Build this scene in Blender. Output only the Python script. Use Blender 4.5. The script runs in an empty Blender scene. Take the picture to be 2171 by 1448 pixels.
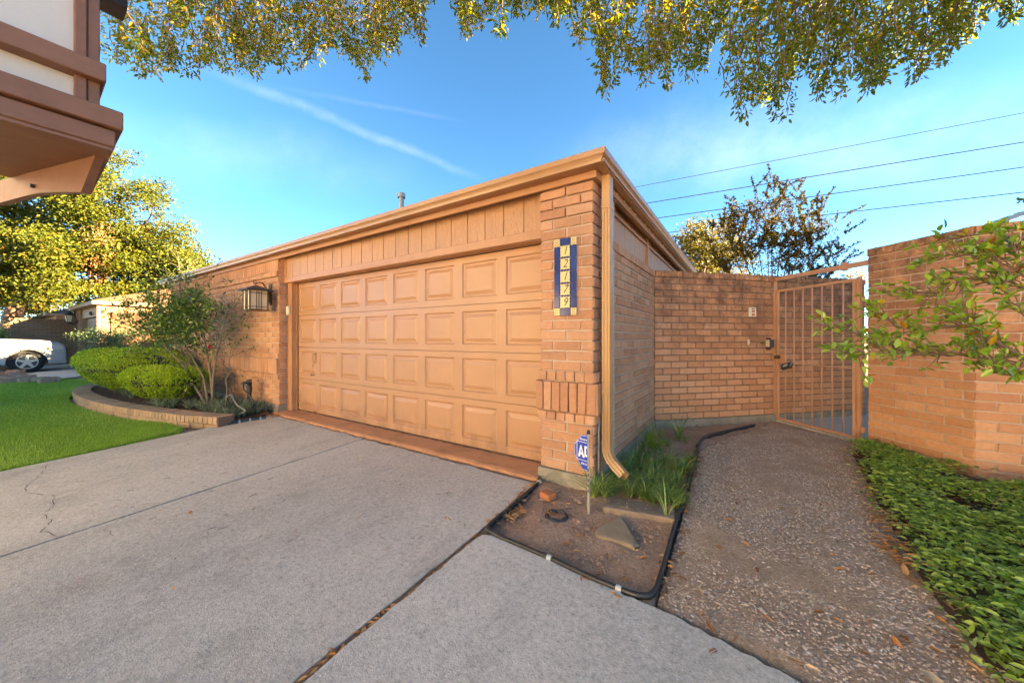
import bpy, bmesh, math, random
import numpy as np
from mathutils import Vector, Matrix
R = math.radians
random.seed(7); rng = np.random.default_rng(7)
sc = bpy.context.scene
COL = sc.collection

# ------------------------------------------------------------------ camera
H = 1.21; FPX = 754.0; CX = 1085.5; HY = 716.0; YAW = R(33.3)
cam = bpy.data.objects.new('camera', bpy.data.cameras.new('camera')); COL.objects.link(cam); sc.camera = cam
cam.data.sensor_width = 36; cam.data.lens = FPX / 2171 * 36
cam.data.shift_y = -8 / 2171
cam.data.clip_start = 0.05; cam.data.clip_end = 2000
cam.location = (0, 0, H); cam.rotation_euler = (R(90), 0, YAW)

# ------------------------------------------------------------------ sky and sun
SUN_EL, SUN_ROT = 13.5, 64.0       # degrees; rotation clockwise from +Y
w = bpy.data.worlds.new('World'); sc.world = w; w.use_nodes = True
wn = w.node_tree; wn.nodes.clear()
def N(nt, typ, **kw):
    n = nt.nodes.new(typ)
    for k, v in kw.items(): setattr(n, k, v)
    return n
out = N(wn, 'ShaderNodeOutputWorld'); bg = N(wn, 'ShaderNodeBackground'); sky = N(wn, 'ShaderNodeTexSky')
sky.sky_type = 'NISHITA'; sky.sun_disc = False
sky.sun_elevation = R(SUN_EL); sky.sun_rotation = R(SUN_ROT)
sky.air_density = 0.45; sky.dust_density = 0.0; sky.ozone_density = 3.0
hs = N(wn, 'ShaderNodeHueSaturation'); hs.inputs['Hue'].default_value = .498; hs.inputs['Saturation'].default_value = 1.14; hs.inputs['Value'].default_value = 1.0
wn.links.new(sky.outputs[0], hs.inputs['Color'])
bg.inputs['Strength'].default_value = 0.059
tc = N(wn, 'ShaderNodeTexCoord')
def pdir(px, py):
    r = (px - CX) / FPX; u = (HY - py) / FPX
    return Vector((-math.sin(YAW) + math.cos(YAW) * r, math.cos(YAW) + math.sin(YAW) * r, u)).normalized()
def contrail(prev, a, b, width, amount, fade_lo, fade_hi, noise_scale):
    """a wispy band of cloud along the great circle through the sky directions a and b"""
    n = a.cross(b).normalized(); along = (b - a).normalized()
    d = N(wn, 'ShaderNodeVectorMath', operation='DOT_PRODUCT'); wn.links.new(tc.outputs['Generated'], d.inputs[0]); d.inputs[1].default_value = n
    nz = N(wn, 'ShaderNodeTexNoise'); nz.inputs['Scale'].default_value = noise_scale; nz.inputs['Detail'].default_value = 6; nz.inputs['Roughness'].default_value = .65
    wn.links.new(tc.outputs['Generated'], nz.inputs['Vector'])
    wob = N(wn, 'ShaderNodeMath', operation='MULTIPLY_ADD'); wn.links.new(nz.outputs[0], wob.inputs[0]); wob.inputs[1].default_value = width * 1.6; wob.inputs[2].default_value = -width * .8
    ad = N(wn, 'ShaderNodeMath', operation='ADD'); wn.links.new(d.outputs['Value'], ad.inputs[0]); wn.links.new(wob.outputs[0], ad.inputs[1])
    ab = N(wn, 'ShaderNodeMath', operation='ABSOLUTE'); wn.links.new(ad.outputs[0], ab.inputs[0])
    mr = N(wn, 'ShaderNodeMapRange', interpolation_type='SMOOTHSTEP'); wn.links.new(ab.outputs[0], mr.inputs['Value'])
    mr.inputs['From Min'].default_value = 0; mr.inputs['From Max'].default_value = width; mr.inputs['To Min'].default_value = 1; mr.inputs['To Max'].default_value = 0
    al = N(wn, 'ShaderNodeVectorMath', operation='DOT_PRODUCT'); wn.links.new(tc.outputs['Generated'], al.inputs[0]); al.inputs[1].default_value = along
    c0 = a.dot(along); c1 = b.dot(along); L = c1 - c0
    f1 = N(wn, 'ShaderNodeMapRange', interpolation_type='SMOOTHSTEP'); wn.links.new(al.outputs['Value'], f1.inputs['Value'])
    f1.inputs['From Min'].default_value = c0 - fade_lo * L; f1.inputs['From Max'].default_value = c0 + .25 * L
    f2 = N(wn, 'ShaderNodeMapRange', interpolation_type='SMOOTHSTEP'); wn.links.new(al.outputs['Value'], f2.inputs['Value'])
    f2.inputs['From Min'].default_value = c1 - .25 * L; f2.inputs['From Max'].default_value = c1 + fade_hi * L; f2.inputs['To Min'].default_value = 1; f2.inputs['To Max'].default_value = 0
    nz2 = N(wn, 'ShaderNodeTexNoise'); nz2.inputs['Scale'].default_value = noise_scale * 2.3; nz2.inputs['Detail'].default_value = 8; nz2.inputs['Roughness'].default_value = .7
    wn.links.new(tc.outputs['Generated'], nz2.inputs['Vector'])
    nr = N(wn, 'ShaderNodeMapRange'); wn.links.new(nz2.outputs[0], nr.inputs['Value']); nr.inputs['From Min'].default_value = .3; nr.inputs['From Max'].default_value = .7; nr.inputs['To Min'].default_value = .25
    prod = mr.outputs[0]
    for o_ in (f1.outputs[0], f2.outputs[0], nr.outputs[0]):
        m = N(wn, 'ShaderNodeMath', operation='MULTIPLY'); wn.links.new(prod, m.inputs[0]); wn.links.new(o_, m.inputs[1]); prod = m.outputs[0]
    m = N(wn, 'ShaderNodeMath', operation='MULTIPLY'); wn.links.new(prod, m.inputs[0]); m.inputs[1].default_value = amount
    mx = N(wn, 'ShaderNodeMix', data_type='RGBA'); wn.links.new(m.outputs[0], mx.inputs['Factor']); wn.links.new(prev, mx.inputs['A']); mx.inputs['B'].default_value = CLOUD
    return mx.outputs['Result']
CLOUD = (5.2, 5.6, 6.0, 1)
c = hs.outputs[0]
c = contrail(c, pdir(480, 165), pdir(1010, 375), .015, .06, .2, .1, 7)
c = contrail(c, pdir(640, 195), pdir(940, 250), .008, .018, .3, .3, 8)
c = contrail(c, pdir(250, 310), pdir(760, 360), .09, .035, .5, .5, 3)
c = contrail(c, pdir(1350, 340), pdir(2100, 270), .12, .08, .5, .6, 3)
wn.links.new(c, bg.inputs['Color']); wn.links.new(bg.outputs[0], out.inputs[0])

sun = bpy.data.objects.new('sun', bpy.data.lights.new('sun', 'SUN')); COL.objects.link(sun)
sun.data.energy = 5.0; sun.data.angle = R(0.5); sun.data.color = (1.0, .79, .54)
_a = R(SUN_ROT); _e = R(SUN_EL)
SUNDIR = Vector((math.sin(_a) * math.cos(_e), math.cos(_a) * math.cos(_e), math.sin(_e)))
sun.rotation_euler = SUNDIR.to_track_quat('Z', 'Y').to_euler()
vs = sc.view_settings; vs.view_transform = 'Standard'; vs.look = 'None'; vs.gamma = 1; vs.use_curve_mapping = False
vs.exposure = 3.9; vs.use_white_balance = True; vs.white_balance_temperature = 9300; vs.white_balance_tint = 3
sc.cycles.max_bounces = 6; sc.cycles.diffuse_bounces = 4; sc.cycles.transparent_max_bounces = 8

# ------------------------------------------------------------------ planning helpers
def ray(px, py):
    r = (px - CX) / FPX; u = (HY - py) / FPX
    return (-math.sin(YAW) + math.cos(YAW) * r, math.cos(YAW) + math.sin(YAW) * r, u)
def at(px, py, t):
    d = ray(px, py); return Vector((d[0] * t, d[1] * t, H + d[2] * t))
Z0, SL, Y0 = -.03, .055, 2.71
def G(x, y):
    return Z0 - SL * (Y0 - max(-3.0, min(y, Y0)))
def onG(px, py):
    d = ray(px, py); t = (Z0 - H) / d[2]
    if d[1] * t < Y0: t = (Z0 - SL * Y0 - H) / (d[2] - SL * d[1])
    return Vector((d[0] * t, d[1] * t, H + d[2] * t))
def shown(p):
    """rough size in the photograph, pixels per metre, 0 outside the frame"""
    f = -p[0] * math.sin(YAW) + p[1] * math.cos(YAW); r = p[0] * math.cos(YAW) + p[1] * math.sin(YAW)
    if f < .1: return 0
    X = CX + FPX * r / f; Y = HY - FPX * (p[2] - H) / f
    return FPX / f if -40 < X < 2211 and -40 < Y < 1490 else 0

# ------------------------------------------------------------------ object helpers
def tag(o, label=None, cat=None, group=None, kind=None):
    if label: o['label'] = label
    if cat: o['category'] = cat
    if group: o['group'] = group
    if kind: o['kind'] = kind
    return o
def thing(name, label, cat, loc=(0, 0, 0), group=None, kind=None):
    o = bpy.data.objects.new(name, None); COL.objects.link(o); o.location = loc; o.empty_display_size = .1
    return tag(o, label, cat, group, kind)
def adopt(o, parent):
    """parent o while its own numbers stay world coordinates"""
    if parent is not None: o.parent = parent; o.matrix_parent_inverse = PINV(parent)
    return o
def link(name, me, parent=None):
    o = bpy.data.objects.new(name, me); COL.objects.link(o)
    return adopt(o, parent)
class MB:
    def __init__(s): s.v = []; s.f = []; s.mi = []; s.t = []
    def add(s, vs, fs, tint=None, mi=0):
        b = len(s.v); s.v += [tuple(v) for v in vs]; s.f += [tuple(i + b for i in f) for f in fs]; s.mi += [mi] * len(fs)
        s.t += [random.random() if tint is None else tint] * len(vs)
    def box(s, x0, x1, y0, y1, z0, z1, tint=None, mi=0, bev=0.0):
        if bev <= 0:
            v = [(x0, y0, z0), (x1, y0, z0), (x1, y1, z0), (x0, y1, z0), (x0, y0, z1), (x1, y0, z1), (x1, y1, z1), (x0, y1, z1)]
            s.add(v, [(0, 3, 2, 1), (4, 5, 6, 7), (0, 1, 5, 4), (1, 2, 6, 5), (2, 3, 7, 6), (3, 0, 4, 7)], tint, mi)
        else:
            bm = bmesh.new(); bmesh.ops.create_cube(bm, size=1)
            for q in bm.verts: q.co = Vector(((x0 + x1) / 2 + q.co.x * (x1 - x0), (y0 + y1) / 2 + q.co.y * (y1 - y0), (z0 + z1) / 2 + q.co.z * (z1 - z0)))
            bmesh.ops.bevel(bm, geom=bm.edges[:], offset=bev, segments=1, affect='EDGES')
            bm.verts.index_update(); s.add([q.co for q in bm.verts], [[q.index for q in f.verts] for f in bm.faces], tint, mi); bm.free()
    def obox(s, o, u, n, L, D, Hh, tint=None, mi=0, bev=0):
        """box from corner o: L along u, D along n, Hh up"""
        o = Vector(o); u = Vector(u).normalized(); n = Vector(n).normalized(); z = Vector((0, 0, 1))
        m = MB(); m.box(0, L, 0, D, 0, Hh, 0, 0, bev)
        vs_ = [o + u * a + n * b + z * c_ for a, b, c_ in m.v]
        fs = m.f if u.cross(n).z > 0 else [tuple(reversed(f)) for f in m.f]
        s.add(vs_, fs, tint, mi)
    def tube(s, pts, r, n=6, cap=True, tint=None, mi=0):
        pts = [Vector(p) for p in pts]; rs = r if isinstance(r, (list, tuple)) else [r] * len(pts)
        rings = []; up = None
        for i, p in enumerate(pts):
            d = (pts[min(i + 1, len(pts) - 1)] - pts[max(i - 1, 0)])
            d = d.normalized() if d.length > 1e-9 else Vector((0, 0, 1))
            if up is None: up = Vector((0, 0, 1)) if abs(d.z) < .9 else Vector((1, 0, 0))
            a = d.cross(up)
            if a.length < 1e-4: a = d.orthogonal()
            a.normalize(); b = a.cross(d).normalized(); up = b
            rings.append([p + (a * math.cos(2 * math.pi * k / n) + b * math.sin(2 * math.pi * k / n)) * rs[i] for k in range(n)])
        vs_ = [v for ring in rings for v in ring]; fs = []
        for i in range(len(pts) - 1):
            for k in range(n):
                fs.append((i * n + k, i * n + (k + 1) % n, (i + 1) * n + (k + 1) % n, (i + 1) * n + k))
        if cap: fs += [tuple(range(n))[::-1], tuple(range((len(pts) - 1) * n, len(pts) * n))]
        s.add(vs_, fs, tint, mi)
    def poly(s, pts2, z0, z1, tint=None, mi=0):
        """vertical prism of a counter-clockwise plan outline; z may be a function"""
        n = len(pts2); f0 = z0 if callable(z0) else (lambda x, y: z0); f1 = z1 if callable(z1) else (lambda x, y: z1)
        vs_ = [(x, y, f0(x, y)) for x, y in pts2] + [(x, y, f1(x, y)) for x, y in pts2]
        s.add(vs_, [tuple(range(n))[::-1], tuple(range(n, 2 * n))] + [(i, (i + 1) % n, n + (i + 1) % n, n + i) for i in range(n)], tint, mi)
    def sweep(s, prof, stations, tint=None, mi=0, closed=True):
        """prof: list of k points per station (already in 3D)"""
        k = len(stations[0]); vs_ = [p for st in stations for p in st]; fs = []
        for i in range(len(stations) - 1):
            for j in range(k if closed else k - 1):
                fs.append((i * k + j, i * k + (j + 1) % k, (i + 1) * k + (j + 1) % k, (i + 1) * k + j))
        if closed: fs += [tuple(range(k))[::-1], tuple(range((len(stations) - 1) * k, len(stations) * k))]
        s.add(vs_, fs, tint, mi)
    def mesh(s, name, mats, smooth=False):
        me = bpy.data.meshes.new(name); me.from_pydata(s.v, [], s.f)
        for m in (mats if isinstance(mats, (list, tuple)) else [mats]): me.materials.append(m)
        if any(s.mi): me.polygons.foreach_set('material_index', s.mi)
        a = me.attributes.new('tint', 'FLOAT', 'POINT'); a.data.foreach_set('value', s.t)
        if smooth: me.polygons.foreach_set('use_smooth', [True] * len(s.f))
        bm = bmesh.new(); bm.from_mesh(me); bmesh.ops.recalc_face_normals(bm, faces=bm.faces); bm.to_mesh(me); bm.free()
        me.update(); return me
    def build(s, name, mats, parent=None, smooth=False, kind=None):
        o = link(name, s.mesh(name, mats, smooth), parent)
        if kind: o['kind'] = kind
        return o

class Leaves:
    """many leaf-sized folded faces in one mesh; every leaf its own tint"""
    def __init__(s): s.p = []; s.d = []; s.n = []; s.l = []; s.w = []; s.t = []
    def add(s, p, d, n, l, wd, t): s.p.append(tuple(p)); s.d.append(tuple(d)); s.n.append(tuple(n)); s.l.append(l); s.w.append(wd); s.t.append(t)
    def extend(s, P, D, Nn, L, W, T):
        s.p += list(map(tuple, P)); s.d += list(map(tuple, D)); s.n += list(map(tuple, Nn)); s.l += list(L); s.w += list(W); s.t += list(T)
    def mesh(s, name, mat, fine=True, fold=.25, droop=.15):
        P = np.array(s.p, dtype=np.float64); D = np.array(s.d, dtype=np.float64); Nn = np.array(s.n, dtype=np.float64); L = np.array(s.l)[:, None]; W = np.array(s.w)[:, None]
        D /= np.linalg.norm(D, axis=1, keepdims=True) + 1e-9
        Sd = np.cross(D, Nn); Sd /= np.linalg.norm(Sd, axis=1, keepdims=True) + 1e-9
        Nn = np.cross(Sd, D)
        if fine:
            T = [(0, 0, 0), (.28, .42, fold), (.68, .40, fold), (1, 0, 0), (.68, -.40, fold), (.28, -.42, fold)]; Fc = [(0, 1, 2, 3), (0, 3, 4, 5)]
        else:
            T = [(0, 0, 0), (.45, .5, fold), (1, 0, 0), (.45, -.5, fold)]; Fc = [(0, 1, 2), (0, 2, 3)]
        k = len(T); n = len(P)
        V = np.empty((n, k, 3))
        for i, (a, b, c_) in enumerate(T):
            V[:, i] = P + D * L * a + Sd * W * b + Nn * (W * abs(b) * c_ * 2 - L * a * a * droop)
        V = V.reshape(-1, 3)
        base = (np.arange(n) * k)[:, None]
        loops = np.concatenate([base + np.array(f)[None] for f in Fc], axis=1).reshape(-1)
        fl = len(Fc[0]); nf = n * len(Fc)
        me = bpy.data.meshes.new(name); me.vertices.add(n * k); me.vertices.foreach_set('co', V.reshape(-1))
        me.loops.add(nf * fl); me.loops.foreach_set('vertex_index', loops.astype(np.int32))
        me.polygons.add(nf); me.polygons.foreach_set('loop_start', np.arange(nf, dtype=np.int32) * fl)
        me.update(calc_edges=True)
        a = me.attributes.new('tint', 'FLOAT', 'POINT'); a.data.foreach_set('value', np.repeat(np.array(s.t, dtype=np.float32), k))
        me.materials.append(mat); return me
    def build(s, name, mat, parent=None, kind=None, **kw):
        o = link(name, s.mesh(name, mat, **kw), parent)
        if kind: o['kind'] = kind
        return o
    def __len__(s): return len(s.p)
def split_leaves(lv, keep, name, mat, parent, rest_name, fine=True, fold=.25, droop=.15, rest_kind='stuff'):
    """the leaves that show largest become parts of their own, the rest one part"""
    sz = [shown(p) * l for p, l in zip(lv.p, lv.l)]
    order = sorted(range(len(sz)), key=lambda i: -sz[i])
    top = set(order[:keep]); rest = Leaves()
    unit = Leaves(); unit.add((0, 0, 0), (1, 0, 0), (0, 0, 1), 1.0, .45, 0); um = unit.mesh(name, mat, fine=fine, fold=fold, droop=droop)
    for i in range(len(sz)):
        if i in top:
            d = Vector(lv.d[i]).normalized(); n = Vector(lv.n[i]); s_ = d.cross(n).normalized(); n = s_.cross(d)
            o = bpy.data.objects.new(name, um); COL.objects.link(o)
            k = lv.w[i] / .45
            M = Matrix(((d.x * lv.l[i], -s_.x * k, n.x * k), (d.y * lv.l[i], -s_.y * k, n.y * k), (d.z * lv.l[i], -s_.z * k, n.z * k))).to_4x4(); M.translation = Vector(lv.p[i])
            o.parent = parent; pm = PINV(parent); o.matrix_parent_inverse = pm; o.matrix_basis = M
        else: rest.add(lv.p[i], lv.d[i], lv.n[i], lv.l[i], lv.w[i], lv.t[i])
    if len(rest): rest.build(rest_name, mat, parent, rest_kind, fine=fine, fold=fold, droop=droop)
def PINV(p):
    m = Matrix.Identity(4)
    while p is not None: m = (p.matrix_parent_inverse @ p.matrix_basis) @ m; p = p.parent
    return m.inverted()
def rv(s=1.0): return Vector((random.gauss(0, s), random.gauss(0, s), random.gauss(0, s)))
def grow(p, d, L, r, depth, kids=3, spread=.6, up=.1, shrink=.65, seg=4, wob=.12):
    """recursive branching; returns [(points, radii, level)]"""
    pts = [Vector(p)]; d = Vector(d).normalized(); rs = [r]
    for i in range(seg):
        d = (d + rv(wob) + Vector((0, 0, up))).normalized(); pts.append(pts[-1] + d * L / seg); rs.append(r * (1 - .55 * (i + 1) / seg))
    res = [(pts, rs, depth)]
    if depth > 0:
        for k in range(kids):
            i = random.randint(max(1, seg // 2), seg)
            nd = (pts[i] - pts[i - 1]).normalized() + rv(spread)
            res += grow(pts[i], nd, L * shrink * random.uniform(.75, 1.2), rs[i] * .7, depth - 1, kids, spread, up, shrink, max(2, seg - 1), wob)
    return res
def leaf_on(lv, br, per, l, wd, jit=.8, tlo=0, thi=1, upn=.8, drop=0.0):
    for pts, rs, lev in br:
        if lev > 0: continue
        for i in range(per):
            q = random.random(); k = min(int(q * (len(pts) - 1)), len(pts) - 2); f = q * (len(pts) - 1) - k
            p = pts[k].lerp(pts[k + 1], f); a = (pts[k + 1] - pts[k]).normalized()
            d = (a * .7 + rv(jit) + Vector((0, 0, -drop))).normalized(); n = Vector((0, 0, upn)) + rv(.45)
            ll = l * random.uniform(.7, 1.25); lv.add(p + rv(.2) * l * .3, d, n, ll, ll * wd, random.uniform(tlo, thi))

# ------------------------------------------------------------------ materials
MATS = {}
def ramp(nt, stops, src):
    r = N(nt, 'ShaderNodeValToRGB'); e = r.color_ramp.elements
    while len(e) < len(stops): e.new(.5)
    for i, (p, c_) in enumerate(stops): e[i].position = p; e[i].color = (*c_, 1)
    nt.links.new(src, r.inputs[0]); return r.outputs[0]
def noise(nt, vec, scale, detail=4, rough=.55, stretch=None):
    n = N(nt, 'ShaderNodeTexNoise'); n.inputs['Scale'].default_value = scale; n.inputs['Detail'].default_value = detail; n.inputs['Roughness'].default_value = rough
    if stretch:
        m = N(nt, 'ShaderNodeMapping'); m.inputs['Scale'].default_value = stretch; nt.links.new(vec, m.inputs[0]); vec = m.outputs[0]
    nt.links.new(vec, n.inputs['Vector']); return n.outputs[0]
def rng_(nt, src, a, b, c_=0.0, d=1.0):
    m = N(nt, 'ShaderNodeMapRange'); nt.links.new(src, m.inputs['Value'])
    m.inputs['From Min'].default_value = a; m.inputs['From Max'].default_value = b; m.inputs['To Min'].default_value = c_; m.inputs['To Max'].default_value = d; return m.outputs[0]
def mixc(nt, fac, a, b, mode='MIX'):
    m = N(nt, 'ShaderNodeMix', data_type='RGBA', blend_type=mode)
    for s_, v in (('Factor', fac), ('A', a), ('B', b)):
        if isinstance(v, (int, float)): m.inputs[s_].default_value = v
        elif isinstance(v, tuple): m.inputs[s_].default_value = (*v, 1)
        else: nt.links.new(v, m.inputs[s_])
    return m.outputs['Result']
def math_(nt, op, a, b):
    m = N(nt, 'ShaderNodeMath', operation=op)
    for i, v in enumerate((a, b)):
        if isinstance(v, (int, float)): m.inputs[i].default_value = v
        else: nt.links.new(v, m.inputs[i])
    return m.outputs[0]
def base_mat(name):
    m = bpy.data.materials.new(name); m.use_nodes = True; nt = m.node_tree; nt.nodes.clear()
    o = N(nt, 'ShaderNodeOutputMaterial'); b = N(nt, 'ShaderNodeBsdfPrincipled'); nt.links.new(b.outputs[0], o.inputs[0])
    g = N(nt, 'ShaderNodeNewGeometry'); MATS[name] = m
    return m, nt, b, o, g.outputs['Position']
def bump(nt, b, h, strength=.4, dist=.01):
    n = N(nt, 'ShaderNodeBump'); n.inputs['Strength'].default_value = strength; n.inputs['Distance'].default_value = dist
    nt.links.new(h, n.inputs['Height']); nt.links.new(n.outputs[0], b.inputs['Normal'])
def plain(name, c1, c2=None, scale=8, rough=.6, bmp=0.0, bscale=60, dirt=None, dirt_amt=.5, metal=0.0, spec=.5, stretch=None, bdist=.004, grime=None):
    m, nt, b, o, P = base_mat(name); c2 = c2 or tuple(v * .8 for v in c1)
    col = mixc(nt, rng_(nt, noise(nt, P, scale, 5, .6, stretch), .3, .7), c1, c2)
    if dirt: col = mixc(nt, rng_(nt, noise(nt, P, scale * .35, 6, .65), .5, .75, 0, dirt_amt), col, dirt)
    nt.links.new(col, b.inputs['Base Color']); b.inputs['Roughness'].default_value = rough; b.inputs['Metallic'].default_value = metal; b.inputs['Specular IOR Level'].default_value = spec
    if grime:
        sp = N(nt, 'ShaderNodeSeparateXYZ'); nt.links.new(P, sp.inputs[0]); gm_ = math_(nt, 'MULTIPLY', rng_(nt, sp.outputs['Z'], .30, .01), rng_(nt, noise(nt, P, 5, 7, .7, (1, 1, .5)), .42, .68, 0, .8)); sc_ = rng_(nt, noise(nt, P, 11, 7, .8, (.5, 1, 2)), .66, .78, 0, .35)
        nt.links.new(mixc(nt, sc_, mixc(nt, gm_, col, grime), tuple(min(1, v * 1.3) for v in c1)), b.inputs['Base Color'])
    if bmp: bump(nt, b, noise(nt, P, bscale, 4, .6, stretch), bmp, bdist)
    return m
def tinted(nt):
    a = N(nt, 'ShaderNodeAttribute'); a.attribute_name = 'tint'
    oi = N(nt, 'ShaderNodeObjectInfo')
    s_ = math_(nt, 'ADD', a.outputs['Fac'], oi.outputs['Random']); return math_(nt, 'FRACT', s_, 0)
def brick_mat(name, stops, stain, stain_amt, grain=.5, top=None):
    m, nt, b, o, P = base_mat(name); t = tinted(nt)
    col = ramp(nt, stops, t)
    fine = noise(nt, P, 130, 4, .7); mid = noise(nt, P, 26, 5, .65)
    col = mixc(nt, rng_(nt, mid, .35, .7, 0, .5), col, mixc(nt, 1.0, col, (.72, .66, .62), 'MULTIPLY'))
    col = mixc(nt, rng_(nt, fine, .56, .72, 0, .55), col, (.60, .40, .28))
    col = mixc(nt, rng_(nt, noise(nt, P, 75, 3, .6), .62, .75, 0, .6), col, (.16, .075, .05))
    col = mixc(nt, rng_(nt, noise(nt, P, 9, 6, .7), .60, .78, 0, .35), col, (.56, .45, .38))
    if stain:
        s_ = rng_(nt, noise(nt, P, 2.2, 7, .7), .46, .72, 0, stain_amt)
        if top:
            sp = N(nt, 'ShaderNodeSeparateXYZ'); nt.links.new(P, sp.inputs[0])
            zz = rng_(nt, sp.outputs['Z'], top[0], top[1]); s_ = math_(nt, 'MULTIPLY', rng_(nt, noise(nt, P, 4.0, 7, .75), .34, .62, 0, stain_amt), math_(nt, 'ADD', zz, .12))
        col = mixc(nt, s_, col, stain)
    nt.links.new(col, b.inputs['Base Color']); b.inputs['Roughness'].default_value = .88; b.inputs['Specular IOR Level'].default_value = .25
    bump(nt, b, math_(nt, 'ADD', math_(nt, 'MULTIPLY', fine, .5), mid), grain, .006)
    return m
def leaf_mat(name, stops, trans=.35, rough=.45, spec=.4):
    m, nt, b, o, P = base_mat(name); col = ramp(nt, stops, tinted(nt))
    col = mixc(nt, rng_(nt, noise(nt, P, 40, 2), .3, .7, 0, .35), col, mixc(nt, 1.0, col, (.7, .75, .6), 'MULTIPLY'))
    nt.links.new(col, b.inputs['Base Color']); b.inputs['Roughness'].default_value = rough; b.inputs['Specular IOR Level'].default_value = spec
    tr = N(nt, 'ShaderNodeBsdfTranslucent'); mx = N(nt, 'ShaderNodeMixShader'); mx.inputs[0].default_value = trans
    nt.links.new(mixc(nt, 1.0, col, (1.5, 1.35, .7), 'MULTIPLY'), tr.inputs[0])
    nt.links.new(b.outputs[0], mx.inputs[1]); nt.links.new(tr.outputs[0], mx.inputs[2]); nt.links.new(mx.outputs[0], o.inputs[0])
    return m

BR = [(0, (.50, .255, .142)), (.17, (.56, .30, .178)), (.34, (.46, .225, .125)), (.5, (.53, .272, .152)), (.68, (.575, .325, .20)), (.84, (.49, .245, .135)), (1, (.435, .205, .115))]
brick = brick_mat('brick', BR, (.27, .15, .095), .6)
brick_courtyard = brick_mat('brick_courtyard', [(p, (c_[0] * 1.18, c_[1] * 1.13, c_[2] * 1.05)) for p, c_ in BR], (.10, .055, .04), .9, top=(.7, 2.15))
brick_planter = brick_mat('brick_planter', [(0, (.36, .235, .145)), (.5, (.42, .29, .185)), (1, (.33, .20, .12))], (.15, .14, .09), .7)
brick_red = brick_mat('brick_red', [(0, (.42, .14, .06)), (1, (.48, .18, .08))], None, 0)
mortar = plain('mortar', (.54, .42, .32), (.44, .33, .25), 14, .95, .5, 120)
mortar_dark = plain('mortar_dark', (.24, .16, .12), (.14, .095, .075), 6, .95, .5, 120)
foundation = plain('foundation', (.36, .31, .24), (.24, .21, .15), 9, .95, .9, 45, dirt=(.12, .11, .07), dirt_amt=.7, bdist=.015)
paint = plain('door_paint', (.445, .235, .125), (.405, .21, .11), 3, .42, .12, 70, dirt=(.40, .195, .095), dirt_amt=.55, grime=(.19, .10, .055))
trim = plain('trim_paint', (.46, .232, .118), (.39, .19, .095), 5, .5, .2, 50, dirt=(.36, .16, .07), dirt_amt=.45)
gutter_m = plain('gutter_paint', (.42, .225, .105), (.38, .20, .09), 3, .36, .05, 40, dirt=(.30, .16, .08), dirt_amt=.4)
down_m = plain('downspout_paint', (.50, .29, .135), (.45, .255, .115), 4, .38, .05, 40, dirt=(.33, .19, .09), dirt_amt=.5)
rail_m = plain('gate_paint', (.58, .31, .185), (.53, .275, .16), 9, .45, .1, 60, dirt=(.30, .12, .06), dirt_amt=.45)
def siding_mat():
    m, nt, b, o, P = base_mat('siding_paint')
    gr = noise(nt, P, 30, 5, .65, (1, 1, .09)); kn = noise(nt, P, 9, 4, .6, (1, 1, .3))
    h = N(nt, 'ShaderNodeMath', operation='SINE'); nt.links.new(math_(nt, 'MULTIPLY', math_(nt, 'ADD', math_(nt, 'MULTIPLY', kn, 1.6), gr), 24), h.inputs[0])
    col = mixc(nt, rng_(nt, gr, .35, .7), (.50, .265, .135), (.43, .22, .108)); nt.links.new(col, b.inputs['Base Color']); b.inputs['Roughness'].default_value = .45
    bump(nt, b, math_(nt, 'ADD', math_(nt, 'MULTIPLY', h.outputs[0], .35), gr), .75, .006); return m
siding = siding_mat()
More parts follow.
